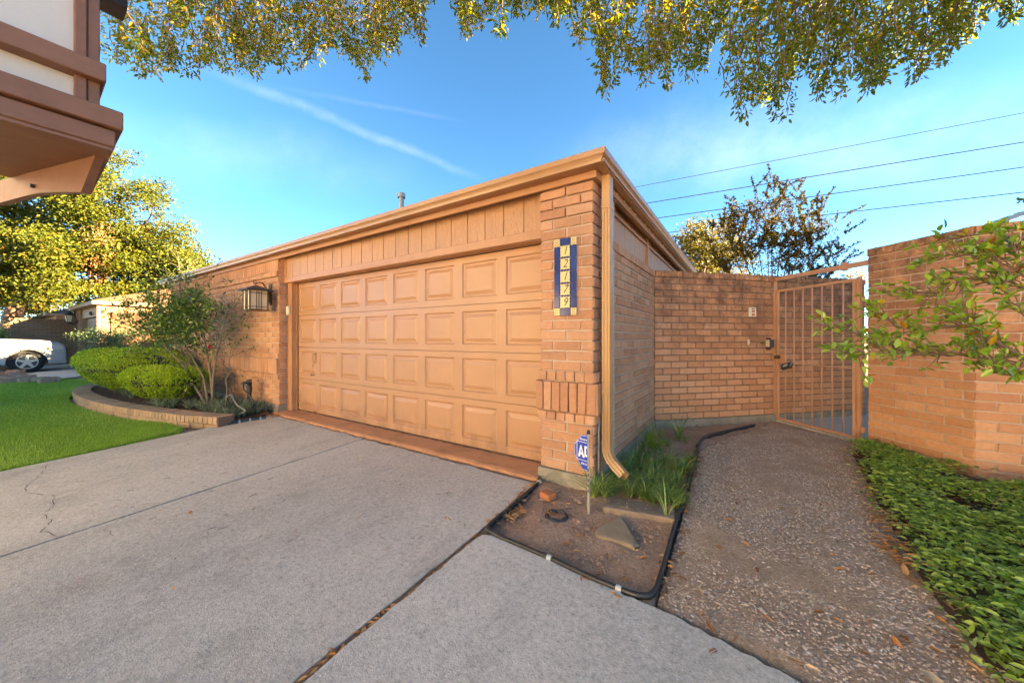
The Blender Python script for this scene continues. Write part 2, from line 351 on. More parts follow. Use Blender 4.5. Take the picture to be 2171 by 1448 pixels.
def concrete_mat(name, a, bb, speck, tan):
    m, nt, b, o, P = base_mat(name)
    big = noise(nt, P, .9, 6, .6, (1, .45, 1)); md = noise(nt, P, 7, 7, .7); fn = noise(nt, P, 130, 3, .6)
    col = mixc(nt, rng_(nt, big, .35, .68), a, bb)
    col = mixc(nt, rng_(nt, md, .42, .72, 0, .55), col, tuple(v * .72 for v in a))
    sp2 = noise(nt, P, 2.0, 6, .7); col = mixc(nt, rng_(nt, sp2, .55, .75, 0, .45), col, tan)
    vo = N(nt, 'ShaderNodeTexVoronoi'); vo.inputs['Scale'].default_value = 62; nt.links.new(P, vo.inputs['Vector'])
    sepc = N(nt, 'ShaderNodeSeparateColor'); nt.links.new(vo.outputs['Color'], sepc.inputs[0])
    stone = math_(nt, 'MULTIPLY', rng_(nt, vo.outputs['Distance'], .30, .16), rng_(nt, sepc.outputs[0], .35, .40, 0, .95))
    stone = math_(nt, 'MULTIPLY', stone, rng_(nt, noise(nt, P, 1.6, 4), .36, .58, .25, 1))
    col = mixc(nt, stone, col, ramp(nt, [(0, (.13, .11, .10)), (.3, (.34, .27, .22)), (.6, speck), (1, (.62, .59, .55))], sepc.outputs[1]))
    col = mixc(nt, rng_(nt, fn, .6, .8, 0, .5), col, (.10, .09, .085))
    oil = rng_(nt, noise(nt, P, 1.3, 3, .5), .63, .72, 0, .38); col = mixc(nt, oil, col, tuple(v * .5 for v in a)); wash = rng_(nt, noise(nt, P, .55, 5, .6, (1, .3, 1)), .42, .62, 0, .45); col = mixc(nt, wash, col, tuple(min(1, v * 1.22) for v in bb))
    gr_ = noise(nt, P, 42, 8, .85)
    col = mixc(nt, rng_(nt, gr_, .50, .66, 0, .75), col, tuple(v * .45 for v in a)); col = mixc(nt, rng_(nt, gr_, .48, .34, 0, .6), col, tuple(min(1, v * 1.5) for v in bb))
    st_ = noise(nt, P, 3.2, 6, .75, (1, .35, 1)); col = mixc(nt, rng_(nt, st_, .56, .74, 0, .5), col, tuple(v * .55 for v in a))
    nt.links.new(col, b.inputs['Base Color']); b.inputs['Roughness'].default_value = .85; b.inputs['Specular IOR Level'].default_value = .25
    bump(nt, b, math_(nt, 'ADD', math_(nt, 'MULTIPLY', stone, .5), math_(nt, 'ADD', fn, math_(nt, 'MULTIPLY', md, 1.5))), .55, .006); return m
concrete = concrete_mat('concrete', (.405, .38, .33), (.475, .445, .39), (.46, .42, .38), (.27, .225, .18))
concrete_pale = concrete_mat('concrete_pale', (.445, .42, .37), (.505, .475, .42), (.45, .41, .37), (.31, .265, .22))
far_concrete = plain('far_concrete', (.5, .47, .42), (.42, .39, .35), 3, .85)
def soil_mat(name, a, b_, c_):
    m, nt, b, o, P = base_mat(name)
    col = mixc(nt, rng_(nt, noise(nt, P, 5, 6, .65), .35, .65), a, b_)
    col = mixc(nt, rng_(nt, noise(nt, P, 50, 5, .7), .5, .68, 0, .75), col, c_)
    nt.links.new(col, b.inputs['Base Color']); b.inputs['Roughness'].default_value = .95; b.inputs['Specular IOR Level'].default_value = .15
    bump(nt, b, math_(nt, 'ADD', noise(nt, P, 22, 7, .75), math_(nt, 'MULTIPLY', noise(nt, P, 110, 4, .7), .5)), .9, .03); return m
soil = soil_mat('soil', (.42, .27, .18), (.52, .355, .25), (.22, .12, .075))
soil_dark = soil_mat('soil_dark', (.10, .060, .042), (.15, .092, .065), (.05, .03, .022))
grit = soil_mat('path_grit', (.44, .30, .20), (.52, .37, .255), (.24, .15, .095))
turf = soil_mat('turf', (.12, .28, .04), (.16, .33, .05), (.10, .16, .03))
flag_m = plain('flagstone', (.30, .225, .14), (.23, .17, .10), 10, .9, .8, 40, dirt=(.17, .13, .08), dirt_amt=.6, bdist=.01)
block_m = plain('concrete_block', (.32, .23, .16), (.22, .155, .105), 12, .95, .8, 70, bdist=.01)
black_poly = plain('black_plastic', (.016, .017, .02), (.03, .03, .03), 20, .38, .1, 40, dirt=(.09, .075, .06), dirt_amt=.3)
grey_clip = plain('grey_clip', (.42, .45, .45), None, 10, .5)
bronze = plain('bronze', (.20, .115, .045), (.10, .06, .03), 25, .35, .1, 50, metal=.6)
dark_metal = plain('dark_metal', (.03, .035, .045), (.05, .05, .05), 20, .45, .1, 50)
brass = plain('brass', (.42, .28, .10), (.30, .19, .07), 20, .35, metal=.8)
steel = plain('galvanised', (.42, .40, .37), (.30, .28, .26), 20, .4, .1, 60, metal=.6)
lamp_glass = plain('lamp_glass', (.72, .60, .42), (.62, .50, .33), 6, .35)
cream = plain('cream_plastic', (.62, .52, .36), (.56, .46, .31), 6, .45)
white_plastic = plain('white_plastic', (.72, .66, .56), (.66, .60, .50), 8, .4)
orange_btn = plain('orange_button', (.60, .17, .06), (.5, .13, .05), 10, .4)
maroon = plain('maroon_wood', (.15, .03, .025), (.10, .02, .02), 14, .5)
blue_tile = plain('blue_tile', (.022, .055, .20), (.012, .03, .12), 7, .18, .05, 20)
cream_tile = plain('cream_tile', (.72, .56, .27), (.66, .50, .22), 10, .22)
ink = plain('ink', (.012, .012, .02), (.02, .02, .03), 10, .5)
sign_blue = plain('sign_blue', (.010, .045, .40), (.012, .05, .36), 4, .35)
sign_white = plain('sign_white', (.80, .80, .80), (.75, .75, .76), 4, .4)
pole_m = plain('sign_post', (.42, .38, .33), (.30, .26, .23), 40, .5, .2, 80, dirt=(.12, .10, .09), dirt_amt=.6)
timber = plain('timber_paint', (.25, .108, .055), (.20, .085, .045), 12, .55, .4, 30, dirt=(.14, .055, .03), dirt_amt=.5, stretch=(1, .3, 1))
stucco = plain('white_panel', (.62, .60, .55), (.54, .52, .47), 2.2, .75, .15, 90, dirt=(.45, .42, .36), dirt_amt=.3)
dark_roof = plain('dark_shingle', (.045, .035, .035), (.03, .025, .025), 20, .9, .5, 40)
shingle = plain('shingle', (.10, .075, .06), (.06, .05, .045), 16, .9, .7, 60)
far_roof = plain('far_shingle', (.17, .085, .045), (.13, .07, .04), 6, .9, .4, 40)
bark = plain('bark', (.15, .10, .07), (.09, .06, .045), 14, .9, .9, 30, stretch=(1, 1, .3), bdist=.02)
bark_warm = plain('bark_warm', (.22, .13, .085), (.15, .09, .06), 10, .85, .6, 40, bdist=.01)
bark_grey = plain('bark_grey', (.20, .165, .12), (.13, .10, .075), 12, .85, .6, 40, bdist=.008)
car_white = plain('car_white', (.40, .40, .39), (.38, .38, .37), 2, .22); car_white.node_tree.nodes['Principled BSDF'].inputs['Coat Weight'].default_value = .6
tyre_m = plain('tyre', (.014, .014, .015), None, 10, .75); glass_dark = plain('car_glass', (.02, .025, .03), None, 5, .08)
rim_m = plain('rim', (.55, .53, .50), None, 5, .3, metal=.7); lens_m = plain('headlight_lens', (.62, .58, .50), (.5, .46, .40), 20, .15)
far_paint = plain('far_paint', (.36, .22, .12), (.33, .20, .11), 3, .6); far_trim = plain('far_trim', (.27, .17, .095), None, 3, .6)
def far_brick_mat(name, a, b_, mo):
    m, nt, b, o, P = base_mat(name)
    t = N(nt, 'ShaderNodeTexBrick'); t.inputs['Scale'].default_value = 1; t.inputs['Brick Width'].default_value = .26; t.inputs['Row Height'].default_value = .0865; t.inputs['Mortar Size'].default_value = .008
    t.inputs['Color1'].default_value = (*a, 1); t.inputs['Color2'].default_value = (*b_, 1); t.inputs['Mortar'].default_value = (*mo, 1)
    sp = N(nt, 'ShaderNodeSeparateXYZ'); nt.links.new(P, sp.inputs[0]); cb = N(nt, 'ShaderNodeCombineXYZ')
    nt.links.new(math_(nt, 'ADD', sp.outputs['X'], sp.outputs['Y']), cb.inputs['X']); nt.links.new(sp.outputs['Z'], cb.inputs['Y']); nt.links.new(cb.outputs[0], t.inputs['Vector'])
    col = mixc(nt, rng_(nt, noise(nt, P, 1.5, 5, .7), .45, .7, 0, .5), t.outputs['Color'], tuple(v * .5 for v in a))
    nt.links.new(col, b.inputs['Base Color']); b.inputs['Roughness'].default_value = .9
    bump(nt, b, math_(nt, 'SUBTRACT', 1.0, t.outputs['Fac']), .6, .01); return m
far_brick = far_brick_mat('far_brick', (.25, .145, .085), (.32, .20, .125), (.12, .08, .055))
far_brick_warm = far_brick_mat('far_brick_warm', (.33, .165, .085), (.40, .21, .115), (.26, .17, .115))

oak_leaf = leaf_mat('oak_leaf', [(0, (.045, .09, .015)), (.35, (.10, .15, .02)), (.7, (.18, .185, .024)), (1, (.30, .20, .03))], .42, .6, .2)
oak_far = leaf_mat('far_oak_leaf', [(0, (.04, .062, .012)), (.5, (.085, .10, .014)), (.85, (.125, .115, .017)), (1, (.17, .10, .022))], .3, .6, .2)
yellow_leaf = leaf_mat('yellow_leaf', [(0, (.07, .085, .014)), (.6, (.12, .11, .018)), (1, (.15, .10, .02))], .4, .5)
myrtle_leaf = leaf_mat('myrtle_leaf', [(0, (.045, .045, .015)), (.4, (.085, .085, .022)), (.75, (.125, .105, .026)), (1, (.13, .055, .022))], .14, .7, .15)
holly_leaf = leaf_mat('holly_leaf', [(0, (.14, .25, .03)), (.5, (.24, .38, .05)), (.9, (.34, .48, .08)), (.94, (.42, .28, .02)), (1, (.28, .07, .02))], .3, .25, .6)
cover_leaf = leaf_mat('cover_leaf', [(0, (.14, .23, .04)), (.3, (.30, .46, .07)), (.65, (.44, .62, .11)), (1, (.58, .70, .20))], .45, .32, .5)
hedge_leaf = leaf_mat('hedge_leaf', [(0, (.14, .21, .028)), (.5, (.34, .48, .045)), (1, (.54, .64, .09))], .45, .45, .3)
hedge_dry = leaf_mat('hedge_dry', [(0, (.09, .05, .03)), (1, (.14, .085, .05))], .1, .8)
shrub_leaf = leaf_mat('shrub_leaf', [(0, (.04, .085, .022)), (.55, (.085, .16, .032)), (.85, (.19, .31, .045)), (1, (.30, .40, .07))], .25, .3, .6)
grey_leaf = leaf_mat('grey_leaf', [(0, (.05, .09, .04)), (1, (.10, .15, .06))], .2, .5)
strap_leaf = leaf_mat('strap_leaf', [(0, (.12, .20, .045)), (.6, (.22, .33, .07)), (.85, (.34, .44, .13)), (1, (.48, .48, .25))], .2, .35)
liriope_leaf = leaf_mat('liriope_leaf', [(0, (.07, .12, .07)), (.5, (.19, .25, .17)), (1, (.38, .42, .32))], .15, .35)
fern_leaf = leaf_mat('fern_leaf', [(0, (.13, .24, .03)), (1, (.22, .32, .05))], .4, .5)
grass_leaf = leaf_mat('grass_leaf', [(0, (.15, .27, .05)), (.5, (.24, .43, .08)), (1, (.42, .58, .17))], .4, .55, .25)
litter = leaf_mat('leaf_litter', [(0, (.26, .10, .04)), (.3, (.46, .18, .05)), (.55, (.50, .30, .15)), (.8, (.62, .22, .04)), (1, (.62, .46, .30))], .12, .7)
petal = plain('petal', (.62, .03, .06), (.5, .02, .05), 20, .5)
pebble_m = None
def pebble_mat():
    m, nt, b, o, P = base_mat('pebble'); col = ramp(nt, [(0, (.22, .155, .11)), (.25, (.50, .35, .24)), (.45, (.68, .50, .35)), (.6, (.42, .36, .29)), (.75, (.64, .48, .34)), (.88, (.50, .27, .17)), (1, (.78, .66, .52))], tinted(nt))
    nt.links.new(col, b.inputs['Base Color']); b.inputs['Roughness'].default_value = .65; bump(nt, b, noise(nt, P, 200, 2), .2, .003); return m
pebble_m = pebble_mat()

def text_mesh(name, c_, parent):
    t = bpy.data.objects.new(name, c_); COL.objects.link(t); bpy.context.view_layer.update()
    me = bpy.data.meshes.new_from_object(t.evaluated_get(bpy.context.evaluated_depsgraph_get())); bpy.data.objects.remove(t); me.name = name
    o = bpy.data.objects.new(name, me); COL.objects.link(o); o.parent = parent; o.matrix_parent_inverse = PINV(parent); return o
# ------------------------------------------------------------------ bricks
BRICK_CACHE = {}
def brick_mesh(L, Hh, D, mat, k):
    key = (round(L, 2), round(Hh, 3), round(D, 2), mat.name, k)
    if key not in BRICK_CACHE:
        L, Hh, D = key[0], key[1], key[2]
        rr = random.Random(hash(key[:3]) + k); c = .006
        j = lambda a: rr.uniform(-a, a)
        rim = [(-L / 2, 0, -Hh / 2), (L / 2, 0, -Hh / 2), (L / 2, 0, Hh / 2), (-L / 2, 0, Hh / 2)]
        face = [(x - math.copysign(c + j(.003), x), -.005 + j(.002), z - math.copysign(c + j(.002), z)) for x, y, z in rim]
        rim = [(x + j(.003), y, z + j(.002)) for x, y, z in rim]
        back = [(x, D, z) for x, y, z in rim]
        v = face + rim + back; f = [(0, 1, 2, 3)]
        for i in range(4):
            n = (i + 1) % 4; f += [(i, 4 + i, 4 + n, n), (4 + i, 8 + i, 8 + n, 4 + n)]
        m = MB(); m.add(v, f, 0); BRICK_CACHE[key] = m.mesh('brick', mat)
    return BRICK_CACHE[key]
class Bricks:
    """bricks of one thing: laid out first, then the ones that show largest become parts, the rest one joined part"""
    def __init__(s, parent, mat): s.parent = parent; s.mat = mat; s.list = []
    def put(s, c_, u, L, Hh, D=.06): s.list.append((Vector(c_), Vector(u).normalized(), L, Hh, D))
    def course(s, P0, u, length, z, hb, first=0.0, Lb=.25, j=.012, D=.06, lo=.05):
        """one row of bricks from P0 along u; first shifts the bond"""
        u = Vector(u).normalized(); x = -first
        while x < length - .02:
            a = max(x, 0); b = min(x + Lb, length)
            if b - a > lo:
                nrm = Vector((-u.y, u.x, 0)); cpos = Vector(P0) + u * ((a + b) / 2) - nrm * random.uniform(-.002, .003); cpos.z = z + hb / 2
                s.put(cpos, u, b - a, hb, D)
            x += Lb + j
    def finish(s, keep, rest_name='brickwork'):
        def area(q): return shown(q[0]) ** 2 * q[2] * q[3] * max(.02, q[1].x * math.cos(0) ** 2 * 0 + s.facing(q))
        q = sorted(s.list, key=area, reverse=True); rest = MB()
        for i, (c_, u, L, Hh, D) in enumerate(q):
            me = brick_mesh(L, Hh, D, s.mat, random.randint(0, 3)); ang = math.atan2(u.y, u.x)
            if i < keep:
                o = bpy.data.objects.new('brick', me); COL.objects.link(o); o.parent = s.parent; o.matrix_parent_inverse = PINV(s.parent)
                o.location = c_; o.rotation_euler = (R(random.uniform(-.5, .5)), R(random.uniform(-.4, .4)), ang)
            else:
                ca, sa = math.cos(ang), math.sin(ang)
                rest.add([(c_.x + v.co.x * ca - v.co.y * sa, c_.y + v.co.x * sa + v.co.y * ca, c_.z + v.co.z) for v in me.vertices], [tuple(p.vertices) for p in me.polygons])
        if rest.v: rest.build(rest_name, s.mat, s.parent, kind='stuff')
    @staticmethod
    def facing(q):
        u = q[1]; n = Vector((u.y, -u.x, 0)); d = Vector((-q[0].x, -q[0].y, 0)); return max(0.0, n.dot(d.normalized())) if d.length > 0 else 0

# ================================================================== the ground
gm = MB()
xs = [-400, 400]; ys = [-400, -3, 2.71, 400]
for i in range(3):
    y0, y1 = ys[i], ys[i + 1]
    gm.add([(-400, y0, G(0, y0) - .06), (400, y0, G(0, y0) - .06), (400, y1, G(0, y1) - .06), (-400, y1, G(0, y1) - .06)], [(0, 1, 2, 3)], .5)
gm.build('ground', soil, kind='structure')

def sheet(name, pts, mat, dz=0.0, parent=None, kind='structure', sub=0.0, relief=0.0, thick=.08):
    """ground-following slab with a real edge"""
    bm = bmesh.new(); vsx = [bm.verts.new((x, y, 0)) for x, y in pts]; bm.faces.new(vsx)
    if sub:
        x0 = min(p[0] for p in pts); x1 = max(p[0] for p in pts); y0 = min(p[1] for p in pts); y1 = max(p[1] for p in pts)
        k = x0 + sub
        while k < x1:
            bmesh.ops.bisect_plane(bm, geom=bm.verts[:] + bm.edges[:] + bm.faces[:], plane_co=(k, 0, 0), plane_no=(1, 0, 0)); k += sub
        k = y0 + sub
        while k < y1:
            bmesh.ops.bisect_plane(bm, geom=bm.verts[:] + bm.edges[:] + bm.faces[:], plane_co=(0, k, 0), plane_no=(0, 1, 0)); k += sub
    else:
        for k in (-3.0, Y0): bmesh.ops.bisect_plane(bm, geom=bm.verts[:] + bm.edges[:] + bm.faces[:], plane_co=(0, k, 0), plane_no=(0, 1, 0))
    top = bm.faces[:]
    ret = bmesh.ops.extrude_face_region(bm, geom=top)
    up = set(v for v in ret['geom'] if isinstance(v, bmesh.types.BMVert))
    from mathutils import noise as mn
    for v in bm.verts:
        z = G(v.co.x, v.co.y) + dz
        if v in up: v.co.z = z + (relief * (mn.noise(Vector((v.co.x * 3.1, v.co.y * 3.1, 0))) + .5 * mn.noise(Vector((v.co.x * 9, v.co.y * 9, 4)))) if relief else 0)
        else: v.co.z = z - thick
    bmesh.ops.delete(bm, geom=[f for f in bm.faces if all(v not in up for v in f.verts)], context='FACES')
    bmesh.ops.recalc_face_normals(bm, faces=bm.faces)
    me = bpy.data.meshes.new(name); bm.to_mesh(me); bm.free(); me.materials.append(mat)
    for p in me.polygons: p.use_smooth = bool(relief)
    o = link(name, me, parent)
    if kind: o['kind'] = kind
    return o
def wob_line(a, b, n, amp, seed):
    rr = random.Random(seed); a = Vector(a); b = Vector(b); d = (b - a); nn = Vector((-d.y, d.x)).normalized()
    return [tuple(a + d * (i / n) + nn * (rr.uniform(-amp, amp) if 0 < i < n else 0)) for i in range(n + 1)]
drive = thing('driveway', None, None, (-4, 0, 0), kind='structure')
XL, XJ1, XJ2 = -6.42, -3.945, -1.47
sheet('slab', [(XL, -9)] + [(XJ1 - .010, -9)] + wob_line((XJ1 - .010, -3), (XJ1 - .010, 2.66), 40, .005, 1) + wob_line((XJ1 - .03, 2.66), (XL, 2.67), 22, .015, 2) + wob_line((XL, 2.6), (XL - .02, -3), 40, .008, 3), concrete, 0, drive, None)
sheet('slab', [(XJ1 + .010, -9), (XJ2 - .020, -9)] + wob_line((XJ2 - .020, -3), (XJ2 - .020, 2.66), 60, .005, 4) + wob_line((XJ2 - .02, 2.66), (XJ1 + .03, 2.655), 24, .015, 5) + wob_line((XJ1 + .010, 2.6), (XJ1 + .010, -3), 30, .005, 6), concrete, -.003, drive, None)
sheet('slab', [(XJ2 + .028, -9), (1.4, -9), (1.4, 1.0)] + [(.55, 1.58), (.35, 1.66)] + wob_line((.18, 1.70), (-.36, 1.79), 14, .012, 7) + wob_line((-.42, 1.79), (-1.36, 1.86), 22, .007, 8) + [(-1.43, 1.83)] + wob_line((XJ2 + .028, 1.78), (XJ2 + .028, -3), 60, .007, 9), concrete_pale, .008, drive, None)
# dirt lying in the joints and along the broken edge at the door
jm = MB()
def strip(mb, pts, wd, dz, seed=0, amp=.4):
    rr = random.Random(seed); pts = [Vector((p[0], p[1])) for p in pts]; vs_ = []
    for i, p in enumerate(pts):
        d = (pts[min(i + 1, len(pts) - 1)] - pts[max(i - 1, 0)]).normalized(); n = Vector((-d.y, d.x)); k = wd * rr.uniform(1 - amp, 1 + amp)
        for s_ in (-1, 1): vs_.append((p.x + n.x * k * s_, p.y + n.y * k * s_, G(p.x, p.y) + dz))
    mb.add(vs_, [(2 * i, 2 * i + 1, 2 * i + 3, 2 * i + 2) for i in range(len(pts) - 1)], .5)
strip(jm, wob_line((XJ2 + .004, -3), (XJ2 + .004, 2.66), 80, .004, 3), .045, -.012, 1, .2)
strip(jm, wob_line((XJ1, -3), (XJ1, 2.66), 60, .003, 4), .016, -.022, 2, .2)
strip(jm, wob_line((XL, 2.69), (-1.5, 2.675), 90, .012, 5), .035, -.008, 3, .4)
jm.build('joint_dirt', soil_mat('joint_soil', (.24, .16, .11), (.32, .22, .155), (.10, .06, .04)), drive)
# cracks in the left slab: narrow open lines filled with dark dirt
cm = MB()
def crack(pix, wd, seed):
    rr = random.Random(seed); pts = []
    P = [onG(*p) for p in pix]
    for a, b in zip(P, P[1:]):
        for k in range(5):
            q = a.lerp(b, k / 5); pts.append((q.x + rr.uniform(-.012, .012), q.y + rr.uniform(-.012, .012)))
    pts.append((P[-1].x, P[-1].y)); strip(cm, pts, wd, .002, seed, .6)
crack([(100, 985), (92, 1000), (82, 1010), (58, 1030), (55, 1045), (112, 1050), (115, 1070), (92, 1090), (108, 1105), (90, 1125), (122, 1137)], .0019, 1)
crack([(230, 1110), (222, 1122), (240, 1135)], .0014, 2)
cm.build('crack', soil_dark, drive)

# soil bed beside the pier, gravel path, jasmine bed, planter earth
sheet('soil_bed', [(-1.47, 1.86), (-.37, 1.80), (-.39, 2.7), (-.45, 4.5), (.10, 6.02), (.36, 6.6), (-1.06, 5.22), (-1.06, 2.9), (-1.47, 2.72)], soil, -.012, sub=.035, relief=.024)
PATH = [(.36, 6.62), (.10, 6.0), (-.43, 4.5), (-.365, 2.7), (-.36, 1.84), (.18, 1.74), (.37, 1.70), (.57, 1.62), (1.45, 1.02), (1.6, 1.02), (.86, 2.08), (.80, 2.67), (.86, 3.6), (1.0, 5.2), (1.14, 5.72)]
sheet('gravel_path', PATH, grit, -.010, sub=.12, relief=.006)
COVER = [(1.45, .95), (4.2, .95), (4.2, 4.9), (1.74, 4.9), (1.15, 5.55), (1.10, 5.6), (.96, 5.2), (.82, 3.6), (.76, 2.67), (.80, 2.06)]
sheet('jasmine_bed', COVER, soil_dark, -.004, sub=.12, relief=.02)
court = MB(); court.add([(.40, 6.66, -.026), (1.22, 5.80, -.026), (6, 10.4, -.026), (5, 12, -.026), (1.62, 7.98, -.026)], [(0, 1, 2, 3, 4)], .5)
court.build('courtyard_pavement', concrete, kind='structure')
gs = MB(); gs.obox((.38, 6.60, -.12), (.79, -.83, 0), (.707, .68, 0), 1.12, .16, .105); gs.build('gate_sill', concrete, kind='structure')
LAWN = [(-6.46, -6), (-6.44, 1.56), (-6.6, 1.63), (-7.3, 1.6), (-8.05, 1.42), (-9.0, 1.26), (-9.8, 1.16), (-11.2, 1.10), (-12.3, 1.15), (-13.3, 1.4), (-14.6, 1.9), (-16.5, 2.0), (-18.3, 1.4), (-18.6, -6)]
sheet('lawn', LAWN, turf, .004, thick=.1)
fd = MB(); fd.add([(-18.6, -8, G(0, -3) - .02), (-18.6, -3, G(0, -3) - .02), (-18.6, 2.6, G(0, 2.6) - .02), (-27.6, 2.6, G(0, 2.6) - .02), (-27.6, -3, G(0, -3) - .02), (-27.6, -8, G(0, -3) - .02)], [(0, 1, 4, 5), (1, 2, 3, 4)], .5)
fd.build('far_driveway', far_concrete, kind='structure')

# ================================================================== the garage
garage = thing('brick_garage', 'low tan brick garage with a wide panelled orange door and brown gutter', 'garage', (-4, 2.9, 0))
GB = Bricks(garage, brick)
CH = .0876; HB = .0745
PX0, PX1, PY = -1.53, -1.042, 2.80          # the pier beside the door
SX = -1.062                                  # plane of the side wall
WX0, WX1 = -12.15, -6.44                     # the wall left of the door
Xa, Ya = Vector((1, 0, 0)), Vector((0, 1, 0))
body = MB(); body.box(PX0 + .012, PX1 - .012, PY + .005, 3.40, .07, 2.55); body.build('pier_core', mortar, garage)
body = MB(); body.box(WX0, WX1 - .012, PY + .005, 3.30, .07, 2.55); body.build('front_wall', mortar, garage)
body = MB(); body.box(SX - .4, SX - .006, 3.02, 12.2, .06, 2.12); body.build('side_wall', mortar, garage)
fnd = MB()
def rough_box(mb, x0, x1, y0, y1, z0, z1, n, amp, seed):
    rr = random.Random(seed); k = 0
    for i in range(n):
        for j in range(2):
            pass
    vs_ = []; fs = []
    rows = 5
    for i in range(n + 1):
        for j in range(rows):
            vs_.append((x0 + (x1 - x0) * i / n, y0 + rr.uniform(-amp, amp) - .02 * (1 - j / (rows - 1)), z0 + (z1 - z0) * j / (rows - 1)))
    for i in range(n):
        for j in range(rows - 1):
            a = i * rows + j; fs.append((a, a + rows, a + rows + 1, a + 1))
    mb.add(vs_, fs, .5)
    mb.box(x0 + .001, x1 - .001, y0 + amp + .001, y1, z0, z1 - .001)
rough_box(fnd, PX0 - .01, PX1 + .012, PY - .03, 3.3, -.16, .070, 12, .008, 1)
fnd.build('foundation', foundation, garage); fnd = MB()
rough_box(fnd, WX0, WX1 + .01, PY - .02, 3.2, -.12, .098, 60, .004, 2)
fnd.build('foundation', foundation, garage); fnd = MB()
fnd.box(SX - .3, SX + .012, 2.95, 12.1, -.15, .058)
fnd.build('foundation', foundation, garage)
# pier front: five courses, a projecting rowlock-soldier-rowlock band, then courses to the eave
def pier_face(P0, u, L, zoff=0.0, side=False):
    z = .071
    def row(i, z, proud=0.0):
        n = Vector((u.y, -u.x, 0)); p = P0 + n * proud
        if side: GB.course(p, u, L, z, HB, [.13, 0][i % 2])
        else:
            ln = [(0.0, .16), (.0, .235)][i % 2]
            GB.course(p, u, .118 if i % 2 else .245, z, HB, 0); GB.course(p + u * (.130 if i % 2 else .257), u, L - (.130 if i % 2 else .257), z, HB, 0)
    for i in range(5): row(i, z); z += .084
    def stack(z, hh, wb, proud):
        n = Vector((u.y, -u.x, 0)); x = -proud; L2 = L + proud
        k = max(1, round((L2 - x) / wb)); wv = (L2 - x) / k
        for i in range(k): GB.put(P0 + u * (x + wv * (i + .5)) + n * (proud + random.uniform(-.003, .004)) + Vector((0, 0, z + hh / 2)), u, wv - .010, hh - .010, .09)
    stack(z, .084, .085, .018); z += .084
    stack(z, .262, .076, .036); z += .262
    stack(z, .090, .085, .018); z += .092
    i = 1
    while z < 2.52:
        row(i, z, .016 if z > 2.16 and not side else 0); z += CH; i += 1
pier_face(Vector((PX0, PY, 0)), Xa, PX1 - PX0)
pier_face(Vector((PX1, PY, 0)), Ya, .30, side=True)
# side wall
z = .060; i = 0
while z < 2.02:
    GB.course((SX, 3.10, 0), Ya, 2.12, z, HB, [0, .131][i % 2]); z += .0868; i += 1
y = 3.10
while y < 5.2: GB.put((SX + .014, y + .04, 2.088), Ya, .076, .085, .09); y += .086
# left wall: same base, band, recessed field between control joints, corbelled rowlocks and a soldier course under the eave
def left_field(z, z1, i, x0, x1):
    while z < z1 - .03:
        GB.course((x0, PY, 0), Xa, x1 - x0, z, HB, [0, .131][i % 2]); z += CH if z > .8 else .084; i += 1
GRV = [WX0, -10.36, -10.33, -8.275, -8.245, WX1]
for a, b in ((WX0, -10.36), (-10.325, -8.275), (-8.24, WX1)):
    left_field(.098, .49, 0, a, b); left_field(.955, 2.13, 1, a, b)
def left_stack(z, hh, wb, proud, y_=PY):
    n = round((WX1 - WX0) / wb); wv = (WX1 - WX0) / n
    for i in range(n): GB.put((WX0 + wv * (i + .5), y_ - proud - random.uniform(0, .003), z + hh / 2), Xa, wv - .010, hh - .010, .09)
left_stack(.515, .090, .085, .018); left_stack(.605, .262, .077, .036); left_stack(.867, .088, .085, .018)
left_stack(2.130, .090, .085, .016); left_stack(2.220, .090, .085, .034); left_stack(2.312, .215, .077, .012)
# return of that wall into the door opening
for k in range(28):
    zz = .098 + k * CH
    if zz < 2.48: GB.put((WX1, PY + .055 + (.02 if k % 2 else 0), zz + HB / 2), Ya, .10, HB, .06)
GB.finish(300)
gr = MB()
for x in (-10.3425, -8.2575): gr.box(x - .012, x + .012, PY + .004, PY + .02, .1, 2.12)
gr.build('control_joint', mortar_dark, garage)

# header siding over the door: vertical boards
hb = thing('door_header', None, None, (-4, 2.9, 2.2)); adopt(hb, garage)
x = -6.42; nb = 21; bw = (PX0 + 6.42) / nb
bmesh_board = MB(); bmesh_board.box(-bw / 2 + .004, bw / 2 - .004, -.012, .012, -.17, .17, 0, 0, .002); bme = bmesh_board.mesh('siding_board', siding)
for i in range(nb):
    o = bpy.data.objects.new('siding_board', bme); COL.objects.link(o); o.parent = hb; o.matrix_parent_inverse = PINV(hb); o.location = (x + bw * (i + .5), 2.900 + random.uniform(0, .002), 2.375)
hbm = MB(); hbm.box(-6.43, PX0 + .01, 2.912, 2.94, 2.12, 2.56); hbm.box(-6.44, PX0 + .004, 2.872, 2.905, 2.120, 2.205, bev=.004); hbm.box(-6.43, PX0 + .004, 2.905, 3.02, 2.116, 2.145)
hbm.box(-6.44, -6.39, 2.878, 2.900, 2.206, 2.56)
hbm.build('header_trim', trim, hb)
jb = MB(); jb.box(-6.44, -6.30, 2.925, 2.955, 0.0, 2.118, bev=.004); jb.box(-6.345, -6.30, 2.956, 3.02, 0.0, 2.115, bev=.003); jb.box(-6.30, -6.285, 3.0, 3.02, 0, 2.11)
jb.build('door_jamb', trim, garage)

